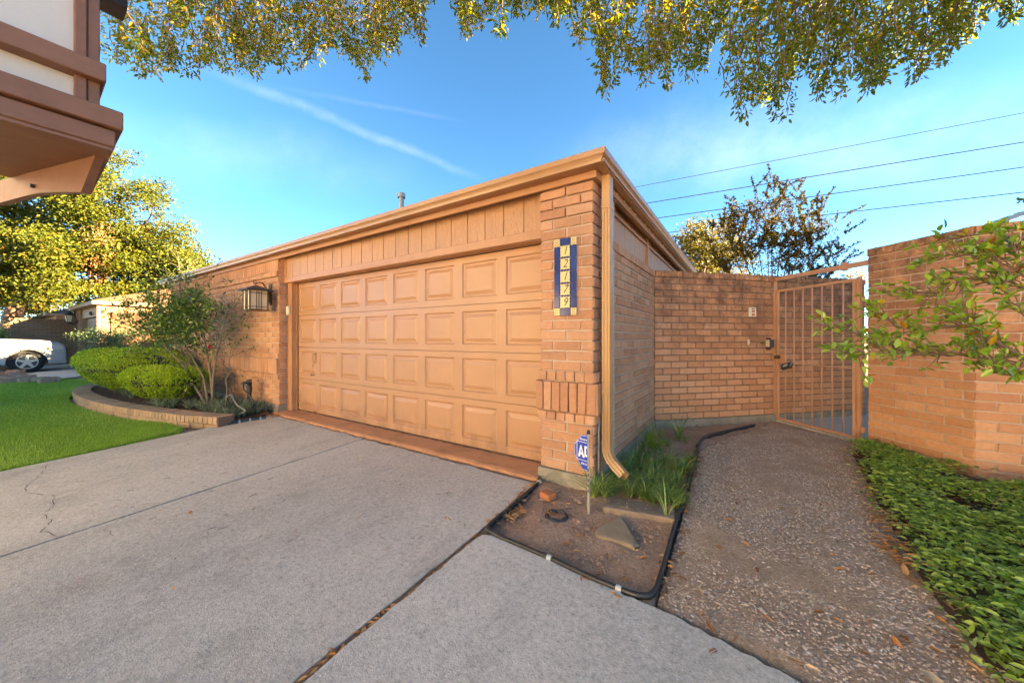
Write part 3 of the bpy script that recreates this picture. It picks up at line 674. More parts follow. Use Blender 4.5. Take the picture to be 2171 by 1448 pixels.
# the sectional door
DY, DX0, DW, ROWZ = 3.03, -6.29, 4.76, [.012, .535, 1.055, 1.575, 2.112]
door = thing('garage_door', None, None, (-4, 3.03, 0)); adopt(door, garage)
def panel_mesh(wd, hh):
    m = MB(); rings = [(0, 0), (.014, .016), (.032, .016), (.068, .002)]; vs_ = []
    for ins, dep in rings: vs_ += [(-wd / 2 + ins, dep, -hh / 2 + ins), (wd / 2 - ins, dep, -hh / 2 + ins), (wd / 2 - ins, dep, hh / 2 - ins), (-wd / 2 + ins, dep, hh / 2 - ins)]
    fs = [(12, 13, 14, 15)]
    for r_ in range(3):
        for k in range(4): a = r_ * 4 + k; b = r_ * 4 + (k + 1) % 4; fs.append((a, b, b + 4, a + 4))
    m.add(vs_, fs, 0); return m.mesh('panel', paint)
cols = 8; cw = DW / cols; PWd = .478
for r_ in range(4):
    z0, z1 = ROWZ[r_], ROWZ[r_ + 1]; sec = MB()
    hh = (z1 - z0) - .15; pz0 = z0 + .078; pz1 = pz0 + hh
    sec.box(DX0, DX0 + DW, DY, DY + .04, z0 + .0025, pz0); sec.box(DX0, DX0 + DW, DY, DY + .04, pz1, z1 - .0025)
    xe = DX0
    for c_ in range(cols):
        xc = DX0 + cw * (c_ + .5); sec.box(xe, xc - PWd / 2, DY, DY + .04, pz0, pz1); xe = xc + PWd / 2
    sec.box(xe, DX0 + DW, DY, DY + .04, pz0, pz1); sec.box(DX0, DX0 + DW, DY + .041, DY + .05, z0 - .004, z1 + .004)
    so = sec.build('door_section', paint, door)
    pm = panel_mesh(PWd, hh)
    for c_ in range(cols):
        o = bpy.data.objects.new('panel', pm); COL.objects.link(o); o.parent = door; o.matrix_parent_inverse = PINV(door)
        o.location = (DX0 + cw * (c_ + .5), DY, (pz0 + pz1) / 2)
        if r_ == 0 and c_ == 3: o.rotation_euler = (0, R(1.6), 0); o.location.y -= .004
h_ = MB(); h_.box(-5.765, -5.725, DY - .010, DY, .80, .99, bev=.004); h_.tube([(-5.745, DY - .01, .96), (-5.745, DY - .05, .94), (-5.745, DY - .05, .84), (-5.745, DY - .012, .82)], .010, 6); h_.tube([(-5.745, DY - .01, .82), (-5.77, DY - .035, .79), (-5.77, DY - .035, .74)], .007, 5); h_.build('door_handle', trim, door)
h_ = MB(); h_.box(-5.93, -5.80, DY - .012, DY, .60, .628, bev=.003); h_.box(-5.87, -5.83, DY - .03, DY - .012, .595, .635, bev=.004); h_.build('slide_bolt', trim, door)
h_ = MB(); h_.box(-5.87, -5.75, DY - .02, DY, .022, .05, bev=.004); h_.build('lift_plate', trim, door)
ws = MB()
for k in range(60):
    xx = DX0 + DW * k / 60; ws.box(xx, xx + DW / 60 + .001, DY - .008 - .012 * random.random(), DY + .01, -.004, .012)
ws.build('weather_seal', soil_dark, door)
# painted concrete threshold with a broken front edge
th = MB(); n = 70; vs_ = []; rr = random.Random(5)
for i in range(n + 1):
    xx = -6.46 + (PX0 + .02 + 6.46) * i / n; e = 2.705 + rr.uniform(-.014, .010)
    vs_ += [(xx, 3.12, 0.0), (xx, e + .03, 0.0 - .004), (xx, e, -.012 - rr.uniform(0, .008)), (xx, e + rr.uniform(0, .006), -.06)]
th.add(vs_, [(i * 4 + k, i * 4 + 4 + k, i * 4 + 5 + k, i * 4 + 1 + k) for i in range(n) for k in range(3)], .5)
th_m = plain('threshold_paint', (.54, .27, .14), (.44, .205, .10), 7, .6, .5, 40, dirt=(.16, .075, .04), dirt_amt=.7)
th.build('threshold', th_m, garage)

# eave: soffit, frieze, gutter, downspout, roof
ev = MB()
ev.box(-12.5, -.905, 2.66, 3.02, 2.560, 2.585); ev.box(-1.35, -.905, 3.0201, 12.4, 2.560, 2.585)
ev.build('soffit', trim, garage)
fz = MB(); fz.box(-12.3, -1.0, 2.752, 2.782, 2.500, 2.559, bev=.003); fz.box(-1.046, -1.0, 2.79, 12.2, 2.500, 2.559, bev=.003)
fz.build('frieze_board', trim, garage)
ft = MB(); ft.box(-12.4, -.955, 2.652, 2.676, 2.56, 2.66); ft.box(-.98, -.955, 2.68, 12.4, 2.56, 2.66); ft.build('fascia', trim, garage)
prof = [(0, 2.553), (.060, 2.553), (.066, 2.575), (.080, 2.592), (.100, 2.604), (.104, 2.646), (.096, 2.648), (.094, 2.612), (0, 2.612)]
GX, GY = -.975, 2.672
gt = MB()
gt.sweep(None, [[(-12.5, GY - o_ * .62, z_) for o_, z_ in prof], [(GX + o_ * .9, GY - o_ * .62, z_) for o_, z_ in prof], [(GX + o_ * .9, 12.5, z_) for o_, z_ in prof]])
gt.build('gutter', gutter_m, garage)
gj = MB()
for xx in (-1.15, -4.3, -7.6): gj.sweep(None, [[(xx + dx, GY - (o_ + .0035) * .64, z_ + .0015) for o_, z_ in prof[:6]] for dx in (0, .012)], closed=False)
gj.build('gutter_joint', gutter_m, garage)
rf = MB(); ez = 2.640; s_ = .41; bx0, bx1, by0, by1 = -12.5, -.905, 2.632, 12.5
rd = (by1 - by0) / 2; rz = ez + rd * s_
rf.add([(bx0, by0, ez), (bx1, by0, ez), (bx1, by1, ez), (bx0, by1, ez), (bx0 + rd, by0 + rd, rz), (bx1 - rd, by0 + rd, rz)], [(0, 1, 5, 4), (1, 2, 5), (2, 3, 4, 5), (3, 0, 4)], .5)
rf.add([(bx0, by0, ez - .012), (bx1, by0, ez - .012), (bx1, by1, ez - .012), (bx0, by1, ez - .012), (bx0, by0, ez + .0), (bx1, by0, ez + .0), (bx1, by1, ez + .0), (bx0, by1, ez + .0)], [(0, 1, 5, 4), (1, 2, 6, 5), (2, 3, 7, 6), (3, 0, 4, 7), (3, 2, 1, 0)], .5)
roof = rf.build('roof', shingle, garage)
vp = MB(); vp.tube([(-4.38, 3.6, 2.85), (-4.38, 3.6, 3.34)], .038, 12); vp.tube([(-4.38, 3.6, 3.335), (-4.38, 3.6, 3.40)], [.060, .060], 12); vp.tube([(-4.38, 3.6, 2.9), (-4.38, 3.6, 2.96)], [.09, .045], 12)
vp.build('vent_pipe', steel, garage)
# little twigs and bits lying on the roof edge
tw = MB()
for k in range(46):
    xx = random.uniform(-9, -1.2); p = Vector((xx, 2.65, 2.640)); tw.tube([p, p + Vector((random.uniform(-.05, .05), random.uniform(0, .04), random.uniform(.005, .05)))], .004, 4)
tw.build('roof_twigs', bark, garage, kind='stuff')
# back and far sides so the house closes
bk = MB(); bk.box(WX0, WX0 + .12, 3.301, 12.2, -.1, 2.558); bk.box(WX0 + .121, SX - .42, 12.0, 12.2, -.1, 2.558); bk.build('rear_wall', far_brick_warm, garage)
# boarded gable strip above the side wall
sd = thing('side_siding', None, None, (-1.15, 6, 2.3)); adopt(sd, garage)
sb = MB(); sb.box(-.006, .006, -.105, .105, -.20, .20, 0, 0, .002); sbm = sb.mesh('siding_board', siding)
yy = 3.12
while yy < 11.9:
    o = bpy.data.objects.new('siding_board', sbm); COL.objects.link(o); o.parent = sd; o.matrix_parent_inverse = PINV(sd); o.location = (-1.130, yy + .109, 2.355); yy += .218
sdm = MB(); sdm.box(-1.20, -1.142, 3.0, 12.0, 2.1, 2.56); sdm.box(-1.128, -1.098, 3.02, 12, 2.132, 2.172, bev=.003); sdm.box(-1.122, -1.092, 4.98, 5.06, 2.173, 2.558); sdm.box(-1.122, -1.098, 3.02, 12, 2.44, 2.47)
sdm.build('siding_trim', trim, sd)
lc = MB(); lc.box(-.004, .004, -.009, .009, -.005, .005); lcm = lc.mesh('light_clip', white_plastic)
for k in range(24):
    o = bpy.data.objects.new('light_clip', lcm); COL.objects.link(o); o.parent = garage; o.matrix_parent_inverse = PINV(garage); o.location = (-.9958, 3.1 + k * .22, 2.552)
# downspout
ds = thing('downspout', None, None, (-.97, 2.92, 0)); adopt(ds, garage)
def corr(cx, cy, hx, hy):
    """corrugated rectangular section"""
    P = []
    for (ax, ay, bx_, by_) in ((-hx, -hy, hx, -hy), (hx, -hy, hx, hy), (hx, hy, -hx, hy), (-hx, hy, -hx, -hy)):
        for k, o_ in ((.0, 0), (.2, 0), (.28, .006), (.36, 0), (.64, 0), (.72, .006), (.8, 0)):
            px_, py_ = ax + (bx_ - ax) * k, ay + (by_ - ay) * k; nl = math.hypot(bx_ - ax, by_ - ay); nx, ny = -(by_ - ay) / nl, (bx_ - ax) / nl
            P.append((cx + px_ + nx * o_, cy + py_ + ny * o_))
    return P
dx, dy = -.966, 2.925
st = [[(x_, y_, 2.56) for x_, y_ in corr(dx, dy, .032, .044)], [(x_, y_, .30) for x_, y_ in corr(dx, dy, .032, .044)]]
pt = Vector((dx, dy, .30)); dirv = Vector((.80, -.42, 0)).normalized(); up = Vector((0, 0, 1))
sec0 = corr(0, 0, .032, .044)
nst = 7; cpos = pt.copy()
for k in range(1, nst + 1):
    ang = R(62) * k / nst; t = (-up * math.cos(ang) + dirv * math.sin(ang)); cpos = cpos + t * .024
    nrm = (dirv * math.cos(ang) + up * math.sin(ang)); sidev = Vector((-dirv.y, dirv.x, 0))
    puck = 1.06 if k % 2 else .99
    st.append([tuple(cpos + (Vector((x_, y_, 0)).dot(dirv)) * nrm * puck + Vector((x_, y_, 0)).dot(sidev) * sidev * puck) for x_, y_ in sec0])
end = cpos + t * .11
st.append([tuple(end + (Vector((x_, y_, 0)).dot(dirv)) * nrm + Vector((x_, y_, 0)).dot(sidev) * sidev) for x_, y_ in sec0])
dm = MB(); dm.sweep(None, st, closed=False)
k_ = len(sec0)
def closed_sweep(mb, st):
    k = len(st[0]); vs_ = [p for s2 in st for p in s2]; mb.add(vs_, [(i * k + j, i * k + (j + 1) % k, (i + 1) * k + (j + 1) % k, (i + 1) * k + j) for i in range(len(st) - 1) for j in range(k)], .5)
dm = MB(); closed_sweep(dm, st); dm.build('pipe', down_m, ds)
db = MB()
for zz in (.745, 2.28): db.box(dx - .036, dx + .036, dy - .048, dy + .048, zz, zz + .035, bev=.003)
db.box(dx - .0335, dx + .0335, dy - .0455, dy + .0455, 2.281, 2.558); db.build('strap', down_m, ds)
cd = MB(); cd.tube([(-1.02, 2.86, -.05), (-1.02, 2.86, .45), (-1.022, 2.90, .52)], .009, 8); cd.build('conduit', steel, garage)

# ================================================================== courtyard wall with the gate, right-hand wall
def garden_wall(name, label, P, z0, ztop, matb, matm, keep, fz=.06, lo_first=0.0, cap_w=.086, thick=.20, group=None):
    t = thing(name, label, 'wall', (P[0][0], P[0][1], -.05), group); B = Bricks(t, matb); m = MB(); f = MB()
    for a, b in zip(P, P[1:]):
        a = Vector((*a, 0)); b = Vector((*b, 0)); u = (b - a).normalized(); L = (b - a).length; inn = Vector((-u.y, u.x, 0))
        m.obox(a + inn * .005 + Vector((0, 0, z0)), u, inn, L, thick - .02, ztop - .02 - z0)
        z = z0; i = 0; n = int((ztop - .09 - z0) / .0865); ch = (ztop - .09 - z0) / n
        for i in range(n):
            B.course(a, u, L, z + .006, ch - .012, [.0, .131][i % 2]); z += ch
        k = round(L / cap_w); wv = L / k
        for i in range(k): B.put(a + u * (wv * (i + .5)) - inn * (.012 + random.uniform(0, .005)) + Vector((0, 0, ztop - .043 + random.uniform(-.003, .003))), u, wv - .009, .082, thick + .02)
        if fz > 0: f.obox(a - inn * .022 + Vector((0, 0, -.2)), u, inn, L, thick + .04, z0 + .2 - .002)
    B.finish(keep); m.build('mortar_core', matm, t)
    if f.v: f.build('footing', foundation, t)
    return t
cw_ = garden_wall('courtyard_wall', 'stained angled brick wall running from the garage side to behind the metal gate', [(-1.05, 5.19), (1.60, 7.90)], .062, 2.14, brick_courtyard, mortar_dark, 300)
rw = garden_wall('boundary_wall', 'brick wall on the right with a bend, rising above the jasmine bed', [(1.17, 5.62), (1.725, 4.965), (3.6, 4.965)], -.06, 2.215, brick_courtyard, mortar, 300, fz=0)
# return end of that wall
em = Bricks(rw, brick_courtyard); eu = Vector((-(.665), -.562 * 0 - .0, 0))
uu = Vector((1.725 - 1.17, 4.965 - 5.62, 0)).normalized(); inn = Vector((-uu.y, uu.x, 0))
zz = -.06; k = 0
while zz < 2.1:
    em.put(Vector((1.17, 5.62, zz + .043)) + inn * .10 - uu * .001, -inn, .19, .0745, .05); zz += .0865; k += 1
em.finish(0)

# metal gate between post and the right wall
gA = Vector((.40, 6.60, 0)); gB = Vector((1.128, 5.800, 0)); gu = (gB - gA).normalized(); gn = Vector((-gu.y, gu.x, 0)); gL = (gB - gA).length
gate = thing('metal_gate', 'tan painted metal bar gate hung between the brick walls', 'gate', (gA.x, gA.y, 0))
fr = MB()
def gp(s_, z_, off=0.0): return gA + gu * s_ + gn * off + Vector((0, 0, z_))
fr.obox(gp(-.085, -.03, -.025), gu, gn, .052, .052, 2.15); fr.build('gate_post', rail_m, gate)
fr = MB(); fr.obox(gp(-.033, 2.055, -.02), gu, gn, gL + .15, .04, .055); fr.build('header_bar', rail_m, gate)
fr = MB(); fr.obox(gp(gL - .012, -.03, -.018), gu, gn, .032, .036, 1.96); fr.build('hinge_post', rail_m, gate)
lf = MB(); s0, s1 = -.015, gL - .03
for a_, b_, z_ in ((s0, s1, 1.885), (s0, s1, .0)): lf.obox(gp(a_, z_, -.016), gu, gn, b_ - a_, .032, .032)
for s_ in (s0, s1 - .032): lf.obox(gp(s_, .0325, -.0155), gu, gn, .032, .031, 1.852)
lf.build('leaf_frame', rail_m, gate)
mr_ = MB(); mr_.tube([gp(s0, .845), gp(s1, .845)], .010, 8); mr_.build('mid_rail', rail_m, gate)
bt = MB(); bt.tube([(0, 0, .03), (0, 0, 1.888)], .0085, 8); btm = bt.mesh('bar', rail_m, True)
for k in range(7):
    o = bpy.data.objects.new('bar', btm); COL.objects.link(o); o.parent = gate; o.matrix_parent_inverse = PINV(gate); q = gp(s0 + .016 + (s1 - s0 - .032) * (k + 1) / 8, 0, -.001); o.location = q
for zz in (1.66, .82, .12):
    hg = MB(); hg.tube([gp(gL - .036, zz - .04), gp(gL - .036, zz + .04)], .012, 8); hg.obox(gp(gL + .03, zz - .025, -.012), gu, gn, .03, .02, .06); hg.build('hinge', rail_m, gate)
lp = MB(); lp.obox(gp(s0 + .005, .85, -.02), gu, gn, .13, .04, .12); lp.build('lock_plate', rail_m, gate)
kb = MB(); c0 = gp(s0 + .05, .925, -.02); ax = -gn
kb.tube([c0, c0 + ax * .012], .028, 12); kb.tube([c0 + ax * .012, c0 + ax * .03], .011, 8); kb.tube([c0 + ax * .028, c0 + ax * .036, c0 + ax * .055, c0 + ax * .064], [.018, .028, .028, .016], 12); kb.build('door_knob', bronze, gate)
em_ = MB(); c0 = gp(gL - .16, 2.085, 0)
em_.tube([c0 - gn * .012, c0 + gn * .012], .055, 14); em_.tube([c0 - gn * .018, c0 + gn * .018], .03, 10); em_.build('scroll_emblem', rail_m, gate)
# key lockbox hanging on the mid rail
lb = thing('key_lockbox', 'dark grey key lockbox hooked over the middle rail of the gate', 'lockbox', tuple(gp(.20, .80, -.05)))
m = MB(); c0 = gp(.20, .805, -.055); d = (gu * .9 + Vector((0, 0, .30))).normalized(); nn2 = (-gn * .7 + Vector((0, 0, .55))).normalized()
bm = bmesh.new(); bmesh.ops.create_cube(bm, size=1); s2 = d.cross(nn2).normalized()
for v in bm.verts: v.co = c0 + d * v.co.x * .13 + s2 * v.co.y * .075 + nn2 * v.co.z * .035
bmesh.ops.bevel(bm, geom=bm.edges[:], offset=.008, segments=2, affect='EDGES'); bm.verts.index_update(); m.add([v.co for v in bm.verts], [[v.index for v in f.verts] for f in bm.faces]); bm.free(); m.build('body', dark_metal, lb)
m = MB(); m.tube([c0 + d * .05 - s2 * .03, c0 + d * .085 - s2 * .03 + nn2 * .02, c0 + d * .085 + s2 * .03 + nn2 * .02, c0 + d * .05 + s2 * .03], .006, 6); m.build('shackle', steel, lb)
m = MB()
q = [c0 + d * a + s2 * b + nn2 * .0182 for a, b in ((-.045, -.022), (.02, -.022), (.02, .022), (-.045, .022))]; q2 = [p + nn2 * .004 for p in q]
m.add(q + q2, [(0, 1, 2, 3), (4, 5, 6, 7), (0, 1, 5, 4), (1, 2, 6, 5), (2, 3, 7, 6), (3, 0, 4, 7)]); m.build('keypad', grey_clip, lb)
# fittings on the courtyard wall
cA = Vector((-1.05, 5.19, 0)); cu = Vector((2.65, 2.71, 0)).normalized(); cin = Vector((-cu.y, cu.x, 0))
def cpix(px, py):
    d_ = ray(px, py); n = cin; t_ = (cA.dot(n)) / (d_[0] * n.x + d_[1] * n.y); return Vector((d_[0] * t_, d_[1] * t_, H + d_[2] * t_))
def wall_box(mb, c_, wd, hh, dep, off=0.0, bev=.004): 
    a = c_ - cu * wd / 2 - cin * (dep + off + .008) - Vector((0, 0, hh / 2)); mb.obox(a, cu, cin, wd, dep, hh, bev=bev)
p = cpix(1592, 662); t = thing('doorbell_intercom', 'cream wall box with two orange buttons on the courtyard wall', 'intercom', tuple(p))
m = MB(); wall_box(m, p, .115, .135, .03); m.build('case', white_plastic, t)
for dz, hh in ((.012, .03), (-.036, .032)):
    m = MB(); wall_box(m, p + Vector((0, 0, dz)), .052, hh, .006, .0305, .003); m.build('button', orange_btn, t)
m = MB(); wall_box(m, p + Vector((0, 0, .046)), .05, .012, .003, .0305, .0); m.build('slot', ink, t)
p = cpix(1585, 725); t = thing('bell_push', 'small narrow cream plate on the courtyard wall under the intercom', 'bell push', tuple(p))
m = MB(); wall_box(m, p, .036, .085, .012); m.build('plate', cream, t); m = MB(); wall_box(m, p, .014, .03, .006, .0125, .002); m.build('button', white_plastic, t)
p = cpix(1627, 728); t = thing('wall_lock_box', 'black box on a maroon board beside the gate post with a brass knob', 'lock box', tuple(p))
m = MB(); wall_box(m, p + Vector((0, 0, -.005)), .085, .185, .015); m.build('backboard', maroon, t)
m = MB(); wall_box(m, p, .082, .115, .055, .0155, .006); m.build('case', dark_metal, t); m = MB(); wall_box(m, p - cu * .052, .016, .10, .05, .0155, .003); m.build('edge_strip', cream, t)
m = MB(); c0 = p - cu * .13 - cin * .03 + Vector((0, 0, .01)); m.tube([c0 + cin * .02, c0, c0 - cin * .01, c0 - cin * .03, c0 - cin * .034], [.008, .008, .018, .018, .008], 10); m.tube([c0, c0 + cu * .09], .006, 6); m.build('knob', brass, t)

# ================================================================== neighbouring buildings
def hip(mb, x0, x1, y0, y1, ez, slope, oh=.3):
    x0 -= oh; x1 += oh; y0 -= oh; y1 += oh; rd = min(x1 - x0, y1 - y0) / 2; rz = ez + rd * slope
    if x1 - x0 >= y1 - y0: a, b = (x0 + rd, (y0 + y1) / 2, rz), (x1 - rd, (y0 + y1) / 2, rz); fs = [(0, 1, 5, 4), (1, 2, 5), (2, 3, 4, 5), (3, 0, 4)]
    else: a, b = ((x0 + x1) / 2, y0 + rd, rz), ((x0 + x1) / 2, y1 - rd, rz); fs = [(0, 1, 4), (1, 2, 5, 4), (2, 3, 5), (3, 0, 4, 5)]
    mb.add([(x0, y0, ez), (x1, y0, ez), (x1, y1, ez), (x0, y1, ez), a, b], fs, .5)
    mb.box(x0 + .02, x1 - .02, y0 + .02, y1 - .02, ez - .14, ez - .004)
# the townhouse the photograph is taken beside: its jettied bay shows at the top left
bay = thing('timbered_townhouse', 'white panelled bay with brown timber framing jutting in at the upper left', 'house', (-2.4, -1, 0))
E0 = at(262, 275, 1.6)                         # lower outer corner of the sill
ba = R(2.5); bu = Vector((math.sin(ba), math.cos(ba), 0)); bo = Vector((math.cos(ba), -math.sin(ba), 0))   # along the bay, outwards
BO = Vector((E0.x, E0.y, 0))
def bbox(mb, s0, s1, o0, o1, z0, z1, bev=.004): mb.obox(BO + bu * s0 + bo * o0 + Vector((0, 0, z0)), bu, bo, s1 - s0, o1 - o0, z1 - z0, bev=bev)
zt = E0.z
m = MB(); bbox(m, -1.7, -.075, -.85, -.095, zt + .03, 4.3, 0); m.build('white_panel', stucco, bay)
m = MB(); bbox(m, -1.75, 0, -.90, 0, zt - .005, zt + .075); m.build('sill_beam', timber, bay)
m = MB(); bbox(m, -1.74, -.022, -.88, -.022, zt - .085, zt - .012); m.build('lower_beam', timber, bay)
zr = at(225, 180, 1.6).z
m = MB(); bbox(m, -1.73, -.048, -.89, -.030, zr - .005, zr + .075); m.build('rail', timber, bay)
m = MB(); bbox(m, -.137, -.101, -.12, -.066, zt + .076, 4.2); m.build('corner_post', timber, bay)
m = MB(); bbox(m, -.0995, -.063, -.12, -.073, zt + .076, 4.2); m.build('corner_post', timber, bay)
for s_ in (-1.0, -1.7): m = MB(); bbox(m, s_, s_ + .075, -.12, -.068, zt + .076, 4.2); m.build('stud', timber, bay)
m = MB(); bbox(m, -1.9, .11, -.95, -.80, 3.2, 3.28); m.build('roof_edge', dark_roof, bay)
# soffit boards and the carved bracket below
m = MB(); bbox(m, -1.7, -.03, -.86, -.03, zt - .10, zt - .0865, 0); m.build('soffit', timber, bay)
br_ = MB(); P1 = at(205, 333, 1.625); P1.z = zt - .101; bd = Vector((-.94, -.26, 0)).normalized(); bn = Vector((.26, -.94, 0)).normalized()
prof2 = [(.01, 0), (.125, -.155)]
for k in range(1, 15):
    q = k / 14; prof2.append((.125 + .80 * q, -.155 + .045 * math.sin(min(1, q * 1.6) * math.pi / 2) - .02 * max(0, q - .5)))
prof2.append((.925, 0)); n = len(prof2)
vs_ = [P1 + bd * a + Vector((0, 0, b)) for a, b in prof2] + [P1 + bd * a + Vector((0, 0, b)) - bn * .03 for a, b in prof2]
br_.add(vs_, [tuple(range(n)), tuple(range(n, 2 * n))[::-1]] + [(i, (i + 1) % n, n + (i + 1) % n, n + i) for i in range(n)], .5); br_.build('bracket', timber, bay)
bl = MB(); c0 = P1 + bd * .53 + Vector((0, 0, -.075)); bl.tube([c0, c0 + bn * .015], .010, 8); bl.build('bolt', dark_metal, bay)
# added unseen house body behind the camera: a sunlit white front to bounce light
FA, FU, FN = Vector((-9.9, -4.05, -.6)), Vector((.7071, -.7071, 0)), Vector((-.7071, -.7071, 0))     # front set at 45 degrees to the street, to catch the sun and bounce it at the garage
m = MB(); m.obox(FA, FU, FN, 22, 9, 6.0); m.build('wall', plain('bounce_stucco', (.74, .72, .66), (.70, .68, .62), 2.2, .8, .15, 90), bay)
m = MB(); m.box(-3.4, -2.56, -3.4, -1.72, -.6, 4.29); m.build('bay_tower', stucco, bay)
m = MB()
for zz in (2.95, 5.75): m.obox(FA - FN * .05 + Vector((0, 0, zz)), FU, FN, 22, .049, .2)
for k in range(11): m.obox(FA - FN * .045 + FU * (.1 + 2.08 * k) + Vector((0, 0, 3.151)), FU, FN, .16, .044, 2.6)
m.build('timber_frame', timber, bay)
for k in (0, 2, 3, 5, 7, 8):
    W0 = FA - FN * .06 + FU * (.65 + 2.08 * k) + Vector((0, 0, 3.7))
    m = MB(); m.obox(W0, FU, FN, 1.1, .059, 1.4); o = m.build('window', timber, bay)
    for z_ in (.07, .73): m = MB(); m.obox(W0 - FN * .008 + FU * .07 + Vector((0, 0, z_)), FU, FN, .96, .007, .6); m.build('pane', glass_dark, o)
m = MB(); P_ = [FA - FU * .4 - FN * .4, FA + FU * 22.4 - FN * .4, FA + FU * 22.4 + FN * 9.4, FA - FU * .4 + FN * 9.4]; P_ = [p + Vector((0, 0, 6.02)) for p in P_]; ra, rb_ = FA + FU * 4 + FN * 4.5 + Vector((0, 0, 8.2)), FA + FU * 18 + FN * 4.5 + Vector((0, 0, 8.2))
m.add(P_ + [ra, rb_], [(0, 1, 5, 4), (1, 2, 5), (2, 3, 4, 5), (3, 0, 4), (3, 2, 1, 0)], .5); m.build('roof', dark_roof, bay)

# canopy ridge beyond the right-hand wall, plus an added unseen body that blocks the sun
nh = thing('neighbour_shade_house', 'grey metal ridge just showing over the right wall, with an unseen house body added to block the sun', 'house', (8, 9, 0))
m = MB(); m.box(8.2, 18, 4.2, 10.69, -.1, 6.8); m.box(8.6, 18, 10.691, 17, -.1, 5.8); m.build('wall', plain('warm_bounce_stucco', (.78, .62, .43), (.72, .57, .39), 2, .85), nh)  # unseen boxes sized to shade the garage; cream chosen to return warm light
m = MB(); hip(m, 8.2, 18, 4.2, 10.7, 6.83, .22, .3); hip(m, 8.6, 18, 10.8, 17, 5.82, .22, .09); m.build('roof', shingle, nh)
m = MB(); a = at(2098, 474, 6.6); b = at(2210, 436, 6.0); u = (b - a)
vs_ = [a, b, b + Vector((.5, .9, .25)), a + Vector((.5, .9, .22)), a - Vector((0, 0, .06)), b - Vector((0, 0, .06)), b + Vector((.5, .9, .19)), a + Vector((.5, .9, .16))]
m.add(vs_, [(0, 1, 2, 3), (4, 5, 6, 7), (0, 1, 5, 4), (1, 2, 6, 5), (2, 3, 7, 6), (3, 0, 4, 7)], .5); m.build('canopy_sheet', steel, nh)
m = MB()
for k in range(5):
    q = a.lerp(b, k / 4); m.tube([q + Vector((0, 0, .012)), q + Vector((.5, .9, .24))], .018, 5)
m.build('canopy_rib', grey_clip, nh)
m = MB()
for k in (0, 1):
    q = a.lerp(b, .2 + .75 * k); m.tube([(q.x + .25, q.y + .45, -.1), (q.x + .25, q.y + .45, q.z + .06)], .035, 8)
m.build('canopy_post', grey_clip, nh)
# pale house seen through the slit beside the gate
ch = thing('pale_courtyard_house', 'pale pink house wall glimpsed through the slit between gate and right wall', 'house', (5, 15, 0))
m = MB(); m.box(2.9, 4.6, 10.2, 14, -.1, 2.05); m.build('wall', plain('pink_wall', (.62, .45, .36), (.55, .40, .33), 3, .8), ch)
m = MB(); hip(m, 2.9, 4.6, 10.2, 14, 2.2, .3, .2); m.build('roof', far_roof, ch)

# far garage with the sunlit side
fg = thing('far_garage', 'distant tan garage with sunlit hip roof and side wall beyond the hedge', 'garage', (-24, 4, 0))
m = MB(); m.box(-26.9, -26.0, 2.82, 3.2, -.1, 2.5); m.box(-22.05, -21.1, 2.82, 3.2, -.1, 2.5); m.box(-21.5, -21.1, 3.201, 12, -.1, 2.5); m.box(-26.9, -26.5, 3.201, 12, -.1, 2.5); m.box(-26.5, -21.5, 11.6, 11.99, -.1, 2.5); m.build('brick_wall', far_brick_warm, fg)
m = MB(); m.box(-26.0, -22.05, 2.88, 3.0, 2.1, 2.5); m.box(-26.0, -25.85, 2.85, 3.1, -.1, 2.1); m.box(-22.2, -22.05, 2.85, 3.1, -.1, 2.1); m.build('door_surround', far_paint, fg)
m = MB(); m.box(-25.84, -22.21, 3.02, 3.08, -.05, 2.08)
fdoor = m.build('garage_door', far_paint, fg)
m = MB()
for k in range(4): 
    for c_ in range(8): m.box(-25.75 + c_ * .45, -25.75 + c_ * .45 + .36, 3.005, 3.019, .06 + k * .52, .06 + k * .52 + .36)
o = m.build('door_panels', far_paint, fdoor, kind='stuff')
m = MB(); m.box(-27.1, -20.9, 2.55, 12.2, 2.5, 2.64); m.build('fascia', far_trim, fg)
m = MB(); hip(m, -26.8, -21.2, 2.85, 12, 2.66, .34, .3); m.build('roof', far_roof, fg)
m = MB(); m.box(-21.19, -21.09, 2.70, 2.80, -.1, 2.5); m.box(-26.95, -26.85, 2.7, 2.8, -.1, 2.5); m.build('downspout', far_trim, fg)
m = MB(); m.tube([(-23.3, 2.86, 2.2), (-23.3, 2.80, 2.2), (-23.3, 2.80, 2.32)], .05, 6); m.build('number_plate', dark_metal, fg)
fc = thing('far_courtyard_wall', 'distant brick wall angling away from the far garage, dark cap row on top', 'wall', (-20, 4, 0))
m = MB(); m.obox((-21.05, 3.06, -.1), (.707, .707, 0), (-.707, .707, 0), 5.0, .2, 2.22); m.build('brickwork', far_brick_warm, fc)
m = MB(); m.obox((-21.06, 3.03, 2.121), (.707, .707, 0), (-.707, .707, 0), 5.0, .24, .085); m.build('cap_row', far_brick, fc)
fl = thing('far_lantern', 'small black wall lantern on the left corner of the distant garage', 'lantern', (-26.9, 2.6, 1.9))
m = MB(); q = Vector((-26.6, 2.55, 1.95)); m.tube([q, q + Vector((0, 0, .03)), q + Vector((0, 0, .30)), q + Vector((0, 0, .32))], [.06, .10, .14, .02], 6); m.build('glass', lamp_glass, fl)
m = MB(); m.tube([q + Vector((0, 0, .32)), q + Vector((0, 0, .40)), q + Vector((0, 0, .5))], [.20, .10, .02], 6); m.tube([q + Vector((0, 0, -.08)), q], [.03, .08], 6); m.tube([q + Vector((0, 0, -.05)), q + Vector((0, .12, -.12)), q + Vector((0, .26, .02)), q + Vector((0, .28, .1))], .03, 6)
